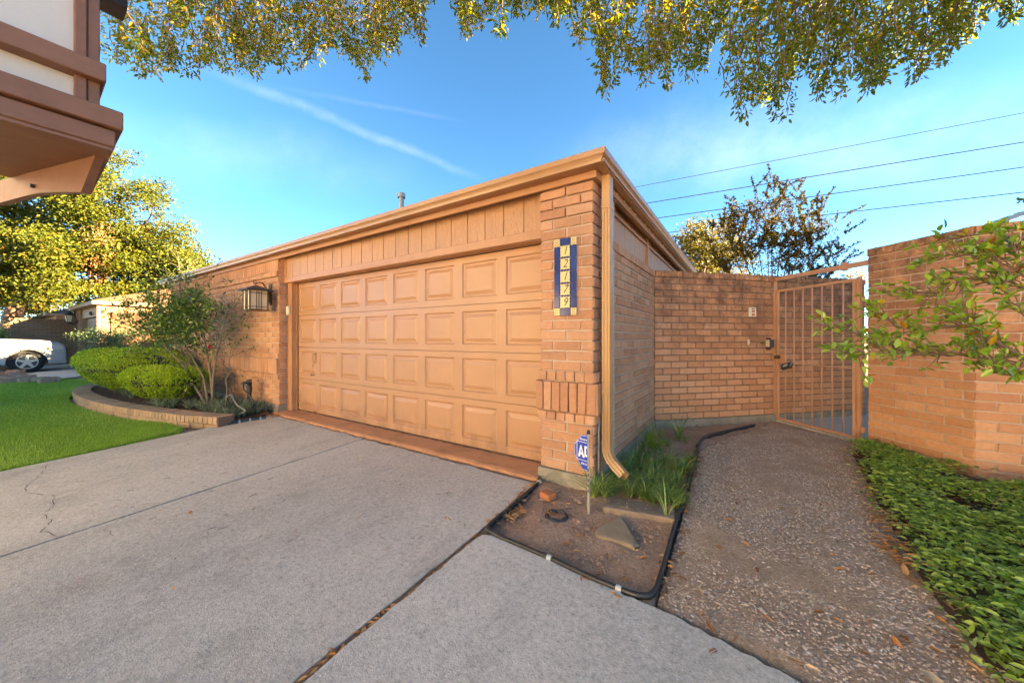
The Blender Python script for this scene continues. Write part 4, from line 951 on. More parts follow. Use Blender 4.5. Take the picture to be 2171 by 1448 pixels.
for k in range(4): m.tube([q + Vector((.1 * math.cos(k * 1.571 + .8), .1 * math.sin(k * 1.571 + .8), .02)), q + Vector((.145 * math.cos(k * 1.571 + .8), .145 * math.sin(k * 1.571 + .8), .32))], .012, 4)
m.build('frame', dark_metal, fl)
fw = thing('far_brick_wall', 'dark brown brick wall behind the white car', 'wall', (-27.6, 1.5, 0))
m = MB(); m.box(-27.9, -27.6, .98, 2.9, -.4, 2.0); m.build('brickwork', far_brick, fw); m = MB(); m.box(-27.93, -27.57, .95, 2.9, 2.001, 2.10); m.build('cap_row', far_brick, fw)
fh = thing('far_house', 'low cream house with an orange lit roof behind the far brick wall', 'house', (-37, 4, 0))
m = MB(); m.box(-44, -35.5, 2.9, 9, -.2, 2.55); m.build('wall', far_paint, fh); m = MB(); hip(m, -44, -35.5, 2.9, 9, 2.7, .4, .45); m.build('roof', far_roof, fh)
m = MB(); m.box(-35.95, -35.05, 2.45, 9.4, 2.55, 2.699); m.build('fascia', plain('cream_trim', (.36, .27, .17)), fh)
for yy in (3.5, 5.5):
    m = MB(); m.box(-35.5, -35.44, yy, yy + .9, 1.1, 2.2); o = m.build('window', far_trim, fh); m = MB(); m.box(-35.439, -35.43, yy + .07, yy + .83, 1.17, 2.13); m.build('pane', glass_dark, o)

# power lines
wl = [((1370, 393), (2171, 240), 'topmost thin power line crossing the sky at right'), ((1380, 430), (2171, 302), 'second power line from the top crossing the sky at right'),
      ((1400, 462), (2171, 355), 'third power line from the top, passing the crown tip of the myrtle'), ((1430, 492), (2171, 408), 'fourth power line from the top, threading the crown of the myrtle'), ((1780, 545), (1836, 541), 'lowest power line, showing only beside the end of the right wall')]
for i, (a, b, lab) in enumerate(wl):
    A = at(*a, 30); B_ = at(*b, 30 if i == 4 else 22); d = B_ - A; ext = 1.2 if i < 4 else 6
    A2 = A - d * (.35 if i < 4 else 4); B2 = B_ + d * ext; pts = []
    for k in range(13):
        q = k / 12; p = A2.lerp(B2, q); pts.append(p)
    m = MB(); m.tube(pts, .022 if i in (0, 4) else .034, 5); o = m.build('power_line', dark_metal); tag(o, lab, 'power line', 'power lines')

# ================================================================== vehicles
suv = thing('parked_car', 'white SUV parked nose-in on the far driveway, front half in view', 'car', (-24, 0, -.2))
gz = -.11
zs_ = lambda z_: z_ if z_ < .5 else .5 + (z_ - .5) * 1.17
sideP = [(2.12, .30), (2.15, .60), (2.13, .82), (2.08, .95), (1.94, 1.05), (1.45, 1.12), (.55, 1.16), (-.05, 1.22), (-.65, 1.78), (-1.2, 1.86), (-2.6, 1.86), (-2.95, 1.75), (-3.12, 1.1), (-3.12, .35)]
sideP = [(y_, zs_(z_)) for y_, z_ in sideP]
def arch(cy): return [(cy - .50 + .0, .30)] + [(cy - .49 * math.cos(math.pi * k / 10), .36 + .50 * math.sin(math.pi * k / 10)) for k in range(11)] + [(cy + .50, .30)]
bottom = [(-3.12, .35)] + [(p[0], p[1]) for p in arch(-1.85)] + [(p[0], p[1]) for p in arch(1.19)] + [(2.12, .30)]
outline = sideP[:-1] + bottom[:-1]
bm = bmesh.new()
fr_ = [bm.verts.new((-23.0, y_, z_ + gz)) for y_, z_ in outline]; f0 = bm.faces.new(fr_)
ret = bmesh.ops.extrude_face_region(bm, geom=[f0])
for v in ret['geom']:
    if isinstance(v, bmesh.types.BMVert): v.co.x = -24.95
bmesh.ops.recalc_face_normals(bm, faces=bm.faces)
for v in bm.verts:                                       # tumblehome and a rounded nose in plan
    mid = -23.975; k = 1.0
    if v.co.z - gz > 1.35: k -= .16 * (v.co.z - gz - 1.35) / .75
    if v.co.y > 1.7: k -= .12 * ((v.co.y - 1.7) / .45) ** 1.5
    v.co.x = mid + (v.co.x - mid) * k
ed = [e for e in bm.edges if len(e.link_faces) == 2 and abs((e.verts[0].co.x + e.verts[1].co.x) / 2 - mid) > .6 and e.verts[0].co.z > gz + .6]
bmesh.ops.bevel(bm, geom=ed, offset=.07, segments=3, affect='EDGES', clamp_overlap=True)
me = bpy.data.meshes.new('body'); bm.to_mesh(me); bm.free(); me.materials.append(car_white); link('body', me, suv)
for cy in (1.19, -1.85):
    for sx in (-23.0, -24.95):
        s_ = 1 if sx > -24 else -1; wx = sx - s_ * .13
        m = MB(); m.tube([(wx - s_ * .12, cy, .39 + gz), (wx - s_ * .10, cy, .39 + gz), (wx + s_ * .09, cy, .39 + gz), (wx + s_ * .115, cy, .39 + gz)], [.355, .395, .395, .345], 28); wo = m.build('wheel', tyre_m, suv)
        m = MB(); m.tube([(wx + s_ * .110, cy, .39 + gz), (wx + s_ * .120, cy, .39 + gz)], [.255, .25], 24); m.build('rim_back', dark_metal, wo)
        m = MB()
        for k in range(5):
            a = k * 2 * math.pi / 5 + .3; ca, sa = math.cos(a), math.sin(a); X_ = wx + s_ * .122
            pts4 = [(r_ * ca - w_ * sa, r_ * sa + w_ * ca) for r_, w_ in ((.05, .05), (.245, .035), (.245, -.035), (.05, -.05))]
            vs_ = [(X_, cy + p_[0], .39 + gz + p_[1]) for p_ in pts4] + [(X_ + s_ * .02, cy + p_[0], .39 + gz + p_[1]) for p_ in pts4]
            m.add(vs_, [(0, 1, 2, 3), (4, 5, 6, 7), (0, 1, 5, 4), (1, 2, 6, 5), (2, 3, 7, 6), (3, 0, 4, 7)])
        ring = [[(wx + s_ * xo, cy + r_ * math.cos(t_), .39 + gz + r_ * math.sin(t_)) for xo, r_ in ((.118, .235), (.135, .24), (.135, .265), (.115, .268))] for t_ in [2 * math.pi * k / 28 for k in range(29)]]
        m.sweep(None, ring); m.tube([(wx + s_ * .12, cy, .39 + gz), (wx + s_ * .15, cy, .39 + gz)], .06, 10); m.build('rim', rim_m, wo)
    m = MB(); m.tube([(-24.7, cy, .40 + gz), (-23.24, cy, .40 + gz)], .46, 20); m.build('wheel_well', ink, suv)
for s_ in (1, -1):
    mx_ = -23.975 + s_ * .975
    m = MB()
    def hp(y_, z_, o_): 
        k = 1 - (.12 * ((y_ - 1.7) / .45) ** 1.5 if y_ > 1.7 else 0); return (-23.975 + s_ * (.975 * k + o_), y_, zs_(z_) + gz)
    q = [(1.52, 1.00), (1.90, .985), (2.04, .90), (2.08, .80), (1.66, .78), (1.56, .90)]
    vs_ = [hp(y_, z_, .012) for y_, z_ in q] + [hp(y_, z_, -.05) for y_, z_ in q]; n = len(q)
    m.add(vs_, [tuple(range(n)), tuple(range(n, 2 * n))] + [(i, (i + 1) % n, n + (i + 1) % n, n + i) for i in range(n)]); hl = m.build('headlight', lens_m, suv)
    q = [(1.565, .90), (1.66, .785), (1.74, .785), (1.70, .90)]; m = MB(); vs_ = [hp(y_, z_, .016) for y_, z_ in q] + [hp(y_, z_, -.01) for y_, z_ in q]
    m.add(vs_, [(0, 1, 2, 3), (4, 5, 6, 7), (0, 1, 5, 4), (1, 2, 6, 5), (2, 3, 7, 6), (3, 0, 4, 7)]); m.build('indicator', orange_btn, hl)
    m = MB(); 
    for y0_, y1_ in ((-.3, -1.25), (-1.35, -2.2), (-2.3, -2.85)):
        zz = [(y0_, 1.2), (y1_, 1.2), (y1_ + .08, 1.72), (y0_ - (.45 if y0_ > -.5 else 0), 1.72)]
        kx = lambda z_: -23.975 + s_ * .975 * (1 - .16 * (z_ - 1.2) / .66)
        vs_ = [(kx(z_) + s_ * .008, y_, zs_(z_) + gz) for y_, z_ in zz] + [(kx(z_) - s_ * .03, y_, zs_(z_) + gz) for y_, z_ in zz]
        m.add(vs_, [(0, 1, 2, 3), (4, 5, 6, 7), (0, 1, 5, 4), (1, 2, 6, 5), (2, 3, 7, 6), (3, 0, 4, 7)])
    m.build('side_windows', glass_dark, suv)
    m = MB(); m.box(mx_ - .1, mx_ + .1, -.35, -.15, 1.2 + gz, 1.38 + gz, bev=.04); m.build('mirror', car_white, suv)
m = MB(); m.box(-24.7, -23.25, 2.08, 2.19, .50 + gz, .95 + gz, bev=.03); m.build('grille', dark_metal, suv)
m = MB(); m.add([(-24.78, .03, zs_(1.24) + gz), (-23.17, .03, zs_(1.24) + gz), (-23.3, -.62, zs_(1.78) + gz), (-24.65, -.62, zs_(1.78) + gz)], [(0, 1, 2, 3)]); m.build('windscreen', glass_dark, suv)
m = MB(); m.box(-24.8, -23.15, 1.9, 2.16, .30 + gz, .42 + gz, bev=.03); m.build('bumper_skirt', grey_clip, suv)

# ================================================================== planter with its curved brick edge
ptop = .075
CURVE = [(-6.30, 1.94), (-7.0, 1.70), (-8.0, 1.47), (-8.9, 1.31), (-9.8, 1.215), (-10.7, 1.17), (-11.5, 1.18), (-12.2, 1.23), (-12.9, 1.38), (-13.4, 1.62), (-13.7, 1.95), (-13.8, 2.4)]
def resample(P, step):
    P = [Vector((x, y, 0)) for x, y in P]; sm = []
    for i in range(len(P) - 1):
        p0, p1, p2, p3 = P[max(i - 1, 0)], P[i], P[i + 1], P[min(i + 2, len(P) - 1)]
        for k in range(24):
            t_ = k / 24; sm.append(.5 * ((2 * p1) + (-p0 + p2) * t_ + (2 * p0 - 5 * p1 + 4 * p2 - p3) * t_ ** 2 + (-p0 + 3 * p1 - 3 * p2 + p3) * t_ ** 3))
    sm.append(P[-1]); res = [sm[0]]; acc = 0
    for a, b in zip(sm, sm[1:]):
        L = (b - a).length
        while acc + L >= step:
            a = a.lerp(b, (step - acc) / L); res.append(a); L = (b - a).length; acc = 0
        acc += L
    return res
planter = thing('planter_edge', 'low curved brick kerb around the shrub bed beside the lawn', 'planter', (-9, 1.4, -.1))
pc = resample(CURVE, .0875); core = MB(); stc = []
for i in range(len(pc) - 1):
    a, b = pc[i], pc[i + 1]; u = (b - a).normalized(); out_n = Vector((u.y, -u.x, 0)) * -1
    if out_n.y > 0: out_n = -out_n
    c_ = (a + b) / 2; c_.z = ptop - .05 + random.uniform(-.003, .003); ang = math.atan2(-u.y, -u.x)
    me = brick_mesh(.08, .098, .25, brick_planter, random.randint(0, 3))
    o = bpy.data.objects.new('cap_brick', me); COL.objects.link(o); o.parent = planter; o.matrix_parent_inverse = PINV(planter); o.location = c_ + out_n * .012; o.rotation_euler = (R(random.uniform(-1.2, 1.2)), R(random.uniform(-1, 1)), ang)
# stretcher course below
pc2 = resample(CURVE, .262)
for i in range(len(pc2) - 1):
    a, b = pc2[i], pc2[i + 1]; u = (b - a).normalized(); ang = math.atan2(-u.y, -u.x); c_ = (a + b) / 2; gz2 = G(c_.x, c_.y)
    hh = ptop - .105 - gz2 + .03
    me = brick_mesh(.25, round(max(hh, .06), 2), .10, brick_planter, random.randint(0, 3))
    o = bpy.data.objects.new('base_brick', me); COL.objects.link(o); o.parent = planter; o.matrix_parent_inverse = PINV(planter); o.location = (c_.x, c_.y, ptop - .108 - max(hh, .06) / 2); o.rotation_euler = (0, 0, ang)
pc3 = resample(CURVE, .12)
core.sweep(None, [[(p.x - d_.y * o_ * 1, p.y + d_.x * o_, z_) for o_, z_ in ((-.012, -.3), (-.012, ptop - .012), (-.235, ptop - .012), (-.235, -.3))] for p, d_ in [(pc3[i], (pc3[min(i + 1, len(pc3) - 1)] - pc3[max(i - 1, 0)]).normalized()) for i in range(len(pc3))]])
core.build('mortar', mortar_dark, planter)
# planter earth
pe = [(p.x, p.y + .12) for p in pc3] + [(-13.8, 2.79), (-6.46, 2.79), (-6.3, 2.2)]
bm = bmesh.new(); bm.faces.new([bm.verts.new((x, y, 0)) for x, y in pe]); bmesh.ops.triangulate(bm, faces=bm.faces[:])
for k in np.arange(-13.8, -6.2, .15): bmesh.ops.bisect_plane(bm, geom=bm.verts[:] + bm.edges[:] + bm.faces[:], plane_co=(k, 0, 0), plane_no=(1, 0, 0))
for k in np.arange(1.2, 2.8, .12): bmesh.ops.bisect_plane(bm, geom=bm.verts[:] + bm.edges[:] + bm.faces[:], plane_co=(0, k, 0), plane_no=(0, 1, 0))
from mathutils import noise as mnz
for v in bm.verts:
    fall = max(0, min(1, (v.co.x + 7.1) / .65)); v.co.z = .035 * (1 - fall) + fall * (G(v.co.x, v.co.y) + .012) + .018 * mnz.noise(v.co * 6)
me = bpy.data.meshes.new('planter_earth'); bm.to_mesh(me); bm.free(); me.materials.append(soil_dark); o = link('planter_earth', me); o['kind'] = 'structure'
def pz(x, y): 
    fall = max(0, min(1, (x + 7.1) / .65)); return .035 * (1 - fall) + fall * (G(x, y) + .012)
dpipe = thing('drain_pipe', 'black ribbed drain pipe end under the planter brick end', 'pipe', (-6.3, 2.1, -.05))
m = MB(); m.tube([(-6.36, 2.12, -.055), (-6.30, 2.32, -.045), (-6.22, 2.52, -.035)], .038, 10); m.build('pipe', black_poly, dpipe)
m = MB()
for q in (.2, .5, .8): m.tube([Vector((-6.36, 2.12, -.055)).lerp(Vector((-6.22, 2.52, -.035)), q), Vector((-6.36, 2.12, -.055)).lerp(Vector((-6.22, 2.52, -.035)), q + .05)], .041, 10)
m.build('band', steel, dpipe)

# ================================================================== vegetation
def tubes(name, br, mat, parent, n=5, minr=.0015, kind=None):
    m = MB()
    for pts, rs, lev in br: m.tube(pts, [max(r_, minr) for r_ in rs], n if rs[0] > .02 else 4, cap=False)
    o = m.build(name, mat, parent, True)
    if kind: o['kind'] = kind
    return o
def rdir(n):
    v = rng.normal(size=(n, 3)); return v / np.linalg.norm(v, axis=1, keepdims=True)
def cloud(lv, c_, rad, n, l, wd, tlo, thi, shell=.55, up=.5, clump=0, hang=0.0):
    """leaf scatter in an ellipsoid, gathered round clump centres, with gaps between them"""
    c_ = np.array(c_); rad = np.array(rad)
    if clump:
        cd = rdir(clump) * (rng.uniform(shell, 1.0, (clump, 1)) ** .5) * rad + c_
        idx = rng.integers(0, clump, n); P = cd[idx] + rng.normal(size=(n, 3)) * rad * (.55 / clump ** (1 / 3)); tone = rng.uniform(tlo, thi, clump)[idx]
    else:
        P = c_ + rdir(n) * (rng.uniform(shell, 1, (n, 1)) ** .5) * rad; tone = rng.uniform(tlo, thi, n)
    D = rdir(n); D[:, 2] -= hang; Nn = rdir(n) * .9; Nn[:, 2] += up
    L = l * rng.uniform(.7, 1.3, n); T = np.clip(tone + rng.normal(0, .12, n), 0, .999)
    lv.extend(P, D, Nn, L, L * wd, T)

# overhanging live oak: trunk out of the picture on the right, its hanging sprays along the top
oak = thing('live_oak', 'live oak whose hanging golden and green sprays fill the top edge', 'tree', (4.6, .2, -.2))
OLV = Leaves(); OBR = []
trunk = [Vector((4.6, .2, -.3)), Vector((4.5, .3, 1.2)), Vector((4.3, .6, 2.6)), Vector((4.0, 1.0, 4.0))]
OBR.append((trunk, [.30, .25, .22, .19], 9))
def limb(a, b, r0, sag=.3, n=7):
    pts = [a.lerp(b, k / n) + Vector((0, 0, sag * math.sin(math.pi * k / n))) + (rv(.07) if 0 < k < n else Vector()) for k in range(n + 1)]
    OBR.append((pts, [r0 * (1 - .75 * k / n) for k in range(n + 1)], 9)); return pts
L1 = limb(trunk[3], Vector((1.6, 4.6, 5.6)), .13); L2 = limb(trunk[3], Vector((-.6, 3.9, 5.9)), .12, .5); L3 = limb(trunk[2], Vector((-3.0, 2.6, 6.3)), .14, .8, 10); L4 = limb(L3[7], Vector((-6.2, 1.6, 6.2)), .07, .2); L5 = limb(L1[5], Vector((.7, 6.2, 5.6)), .06, .1); L6 = limb(L2[5], Vector((-2.0, 4.9, 6.2)), .06, .1); L7 = limb(trunk[3], Vector((3.2, 6.0, 6.0)), .08, .3)
SPRAYS = []
NODES = [p for b in OBR[1:] for p in b[0][2:]]
def spray(tip_px, tip_py, t, length, tone, leafl):
    """a hanging twig ending at a place in the sky, leaves all along it"""
    tip = at(tip_px, tip_py, t); root = tip + Vector((random.gauss(0, .10), random.gauss(0, .10), length))
    SPRAYS.append(root)
    pts = [root.lerp(tip, k / 4) + (rv(.02) if 0 < k < 4 else Vector()) for k in range(5)]
    OBR.append((pts, [.007, .006, .005, .004, .0025], 1)); nl = int(length / .0135)
    for k in range(nl):
        q = random.random() ** .8; p = root.lerp(tip, q); side = rv(1); side.z *= .4
        off = side.normalized() * random.uniform(0, .11) * (1.15 - q * .6)
        d = (side.normalized() * .8 + Vector((0, 0, -.55)) + rv(.3)).normalized()
        ll = leafl * random.uniform(.65, 1.2); OLV.add(p + off, d, rv(.6) + Vector((0, 0, .5)), ll, ll * random.uniform(.36, .5), min(.999, max(0, tone + random.gauss(0, .16))))
LOW = [(205, 130), (240, 140), (290, 160), (325, 168), (360, 150), (400, 165), (440, 150), (480, 155), (545, 168), (600, 150), (635, 156), (665, 135), (700, 105), (735, 120), (775, 168), (800, 130), (830, 110), (850, 75), (893, 98), (898, 30), (905, 0)]
HIGH = [(955, 20), (985, 78), (1020, 60), (1060, 82), (1075, 20), (1095, 36), (1130, 25), (1175, 58), (1205, 40), (1232, 98), (1245, 40), (1275, 110), (1282, 205), (1295, 195), (1320, 150), (1365, 190), (1385, 140), (1412, 185), (1440, 130), (1465, 170), (1490, 150), (1515, 90), (1545, 120), (1560, 215), (1575, 262), (1610, 220), (1650, 262), (1670, 170), (1700, 175), (1735, 215), (1770, 212), (1790, 140), (1840, 200), (1870, 190), (1900, 140), (1940, 178), (1965, 160), (2005, 140), (2040, 95), (2065, 80), (2072, -30), (2085, -20), (2110, 22), (2140, 55), (2171, 50)]
def low_at(P, x):
    for (x0, y0), (x1, y1) in zip(P, P[1:]):
        if x0 <= x <= x1: return y0 + (y1 - y0) * (x - x0) / max(1, x1 - x0)
    return None
def fill(P, n, t0, t1, tone, leafl, tops):
    xs0, xs1 = P[0][0], P[-1][0]
    for x_, y_ in P[1:-1]:
        for k in range(2):
            if y_ > 15: spray(x_ + random.gauss(0, 6), y_ - random.uniform(0, 12), random.uniform(t0, t1), random.uniform(.35, .6), tone(x_, y_), leafl)
    for k in range(n):
        x_ = random.uniform(xs0, xs1); lo = low_at(P, x_)
        if lo is None: continue
        y_ = lo - 12 - (lo + tops) * random.random() ** 1.25
        spray(x_, y_, random.uniform(t0, t1), random.uniform(.3, .65), tone(x_, y_), leafl)
fill(LOW, 460, 4.2, 6.4, lambda x_, y_: random.choice((.4, .65, .8, .9)), .070, 150)
fill(HIGH, 760, 3.6, 5.6, lambda x_, y_: random.choice((.1, .2, .35, .5)) if x_ > 1450 else random.choice((.2, .4, .55, .75)), .070, 150)
split_leaves(OLV, 300, 'leaf', oak_leaf, oak, 'foliage')
CLV = Leaves()                                           # crown above the picture
for p in NODES:
    if p.z > 5.2: cloud(CLV, p + Vector((0, 0, 1.2)), (1.2, 1.2, .7), 110, .07, .45, .2, .9, .2, .4, 10)
CLV.build('upper_crown', oak_leaf, oak, 'stuff', fine=False)
tubes('trunk', OBR[:1], bark, oak, 12); [tubes('limb', [b], bark, oak, 8) for b in OBR[1:] if b[2] == 9]; tubes('twigs', [b for b in OBR if b[2] == 1], bark, oak, 4, kind='stuff')
# a few long twigs reaching from the limbs down into the sprays
tw2 = []
for px_, py_, t in ((420, 75, 5), (560, 90, 5.2), (640, 40, 5.4), (760, 60, 5.2), (1460, 30, 4.6), (1500, 20, 4.4), (1660, 60, 4.2), (1720, 90, 4.3), (1290, 60, 4.8), (1850, 60, 4.2)):
    tip = at(px_, py_, t); nb_ = min(NODES, key=lambda q: (q - tip).length); tw2.append(([nb_, nb_.lerp(tip, .5) + rv(.1), tip], [.018, .012, .005], 1))
lb_ = at(1690, 10, 4.4); tw2.append(([L5[3], lb_, at(1652, 58, 4.5)], [.05, .034, .02], 1)); tw2.append(([lb_, at(1600, -20, 4.6)], [.02, .012], 1))
for k in range(46):
    e = random.choice(SPRAYS); nb_ = min(NODES, key=lambda q: (q - e).length); m_ = nb_.lerp(e, .5) + Vector((0, 0, .12)) + rv(.08)
    tw2.append(([nb_, nb_.lerp(m_, .5) + rv(.04), m_, m_.lerp(e, .55) + rv(.04), e, e + Vector((random.gauss(0, .05), random.gauss(0, .05), -.25))], [.022, .017, .013, .010, .007, .004], 1))
for b in tw2: tubes('branch', [b], bark, oak, 6)

# big oak at the left, sunlit
lt = thing('far_oak', 'big sunlit oak at the left with orange limbs above the white car', 'tree', (-31.5, 1.0, -.3))
FLV = Leaves(); base = Vector((-31.2, 1.0, -.3)); BRf = [([base, base + Vector((.1, .1, 2.2)), base + Vector((.2, .3, 3.4))], [.36, .31, .28], 9)]
fork = base + Vector((.2, .3, 3.2))
CL = []
for a, b in ((at(110, 570, 16.5), .20), (at(60, 560, 17.5), .16), (at(200, 520, 18), .18), (at(20, 470, 18), .18), (at(300, 480, 19), .12), (at(150, 420, 18), .14), (at(330, 600, 19), .10)):
    BRf.append(([fork, fork.lerp(a, .35) + Vector((0, 0, .1)), fork.lerp(a, .7) + rv(.15), a], [b, b * .8, b * .6, b * .4], 9))
    BRf += [(p_, r_, 9) for p_, r_, l_ in grow(a, a - fork, 1.1, b * .4, 1, 3, .7, .05)]
tubes('trunk', BRf[:1], bark_warm, lt, 12); tubes('limb', BRf[1:], bark_warm, lt, 7)
CRX = [(0, 250, 640, 16, 20), (60, 300, 640, 16, 20), (120, 330, 565, 16, 20), (180, 330, 600, 16.5, 20), (240, 340, 640, 17, 21), (300, 400, 650, 18, 21), (350, 470, 640, 18.5, 21), (385, 540, 600, 19, 21)]
for k in range(300):
    i = random.randint(0, 7); x_, y0_, y1_, t0_, t1_ = CRX[i]; q = at(x_ + random.gauss(0, 28), y0_ + (y1_ - y0_) * random.random() ** .9, random.uniform(t0_, t1_))
    if q.z < 2.9: q.z = 2.9 + random.random()
    cloud(FLV, q, (.85, .85, .5), 260, .150, .55, random.choice((.1, .3, .5)), random.choice((.5, .7, .9)), .1, .5, 7)
for k in range(46): cloud(FLV, at(random.uniform(-20, 130), random.uniform(500, 640), random.uniform(15.2, 16.4)), (.7, .7, .45), 200, .14, .55, random.choice((.1, .3)), .8, .1, .5, 7)
for k in range(60):                                       # ragged outer sprays
    x_, y_ = random.choice(((235, 330), (290, 345), (300, 400), (325, 420), (345, 470), (365, 480), (385, 490), (370, 540), (400, 555), (310, 440)))
    cloud(FLV, at(x_ + random.gauss(0, 12), y_ + random.gauss(0, 10), random.uniform(17.5, 20)), (.5, .4, .16), 46, .13, .5, .4, .9, .1, .4, 4)
for k in range(160):                                      # crown out of frame to the left and above
    q = Vector((random.uniform(-38, -31), random.uniform(-6, 4), random.uniform(5, 11))); cloud(FLV, q, (1.3, 1.3, .8), 60, .17, .5, .2, .8, .1, .5, 7)
FLV.build('crown', oak_far, lt, 'stuff', fine=False)
dead = Leaves()
for k in range(22): cloud(dead, at(210 + random.gauss(0, 18), 535 + random.gauss(0, 38), random.uniform(16.6, 17.2)), (.35, .35, .5), 34, .13, .25, 0, 1, .1, .2, 4, .8)
dead.build('dead_spray', leaf_mat('dead_leaf', [(0, (.30, .13, .06)), (1, (.42, .20, .10))], .2, .7), lt, 'stuff', fine=False)
def bushy(name, label, cat, clusters, l, wd, mat, base, stems, smat, group=None, fine=False, n=90, rad=(.7, .7, .45), tlo=.1, thi=.9):
    t = thing(name, label, cat, base, group); lv = Leaves()
    for q in clusters: cloud(lv, q, rad, n, l, wd, tlo, thi, .1, .5, 7)
    lv.build('crown' if cat == 'tree' else 'foliage', mat, t, 'stuff', fine=fine)
    m = [(p_, r_, 9) for p_, r_ in stems]
    if m: tubes('trunk' if cat == 'tree' else 'stems', m, smat, t, 6)
    return t
yb = Vector((-44, .8, -.3))
bushy('yellow_tree', 'small yellow leaved tree behind the far brick wall at left edge', 'tree', [at(random.uniform(0, 95), random.uniform(632, 678), random.uniform(22, 25)) for k in range(40)], .16, .5, yellow_leaf, yb, [([Vector((-40, 1.2, -.3)), Vector((-40, 1.2, 2.5))], [.12, .07])], bark_warm, n=70, rad=(.6, .6, .35))
bushy('backdrop_trees', 'thin line of sunlit trees far behind the left houses', 'tree', [at(random.uniform(60, 360), random.uniform(600, 655), random.uniform(52, 60)) for k in range(70)], .5, .6, oak_far, (-75, 10, 0), [([Vector((-75, y_, -.3)), Vector((-75, y_, 5))], [.25, .15]) for y_ in (3, 7, 11, 15)], bark_warm, n=60, rad=(2.2, 2.2, 1.1))
bushy('dark_hedge', 'dark evergreen hedge at the left end of the far brick wall', 'hedge', [Vector((-28.5, random.uniform(-2.5, .75), random.uniform(.2, 1.7))) for k in range(40)], .10, .5, shrub_leaf, (-28.5, -.8, -.3), [], bark, n=120, rad=(.5, .4, .35), tlo=0, thi=.4)
# sapling crown behind the house at left and trees behind the courtyard
def myrtle_tree():
    t = thing('crepe_myrtle', 'many-stemmed crepe myrtle with thinning reddish leaves behind the courtyard wall', 'tree', (.7, 11.6, -.1)); lv = Leaves(); br = []
    b0 = at(1635, 700, 9.6); b0.z = -.05
    tops = [(1640, 405, 1), (1555, 470, 1), (1505, 495, .8), (1600, 440, 1), (1690, 425, 1), (1720, 440, 1), (1760, 470, 1), (1785, 490, .8), (1790, 520, .7), (1740, 455, .9), (1535, 480, .8), (1575, 455, 1), (1665, 430, 1), (1785, 555, .5), (1500, 540, .7), (1620, 430, 1), (1705, 500, .8)]
    for x_, y_, k in tops:
        e = at(x_, y_, random.uniform(9.0, 10.4)); mid = b0.lerp(e, .5) + Vector(((b0.x - e.x) * .12, (b0.y - e.y) * .12, .1))
        pts = [b0 + rv(.06) * Vector((1, 1, 0)).length * .5, mid, mid.lerp(e, .55) + rv(.05), e]; pts[0].z = -.05; br.append((pts, [.028, .018, .010, .004], 9))
        for q in range(9):
            f = random.uniform(.28, 1.0); a = pts[1].lerp(pts[3], f) if f > 0 else pts[1]
            br += grow(a, (e - mid).normalized() + rv(.7), random.uniform(.3, .6), .005, 1, 3, .6, .15, .7, 3)
    leaf_on(lv, br, 62, .052, .55, 1.1, 0, 1); 
    for k in range(190):
        a_ = random.uniform(0, 6.28); q_ = random.random() ** .5; X_, Y_ = 1640 + 140 * q_ * math.cos(a_), 515 + 88 * q_ * math.sin(a_)
        if Y_ > 575 and random.random() < .5: continue
        cloud(lv, at(X_, Y_, random.uniform(9.1, 10.5)), (.24, .24, .17), 42, .052, .55, .05, .95, .1, .4, 5)
    lv.build('crown', myrtle_leaf, t, 'stuff', fine=False); tubes('trunk', [b for b in br if b[2] == 9], bark_warm, t, 6); tubes('twigs', [b for b in br if b[2] != 9], bark_warm, t, 4, kind='stuff')
myrtle_tree()
bushy('yellow_backdrop_tree', 'yellow green tree behind the garage eave, left of the crepe myrtle', 'tree', [at(random.triangular(1430, 1590, 1470), random.uniform(490, 600), random.uniform(15, 17)) + rv(.2) for k in range(90)], .12, .55, yellow_leaf, (-2, 15.5, -.1), [([Vector((-1.9, 15.6, -.1)), Vector((-1.8, 15.6, 2.2)), Vector((-1.3, 15.6, 4))], [.12, .09, .04])], bark_warm, n=110, rad=(.55, .55, .4))
bushy('thin_far_tree', 'sparse pale tree low behind the gate header at right', 'tree', [at(random.uniform(1790, 1838), random.uniform(575, 605), random.uniform(20, 22)) for k in range(16)], .11, .5, yellow_leaf, (6, 25, -.1), [([Vector((8.2, 19.5, -.1)), Vector((8.2, 19.5, 4))], [.1, .05])], bark_grey, n=40, rad=(.5, .5, .35))
# something with leaves just inside the upper right edge
bushy('roof_edge_shrub', 'leaf tuft poking in at the right edge above the metal ridge', 'plant', [at(2166, 424, 3.6)], .05, .5, shrub_leaf, (2.6, 5.8, 2), [], bark, n=14, rad=(.03, .03, .015))

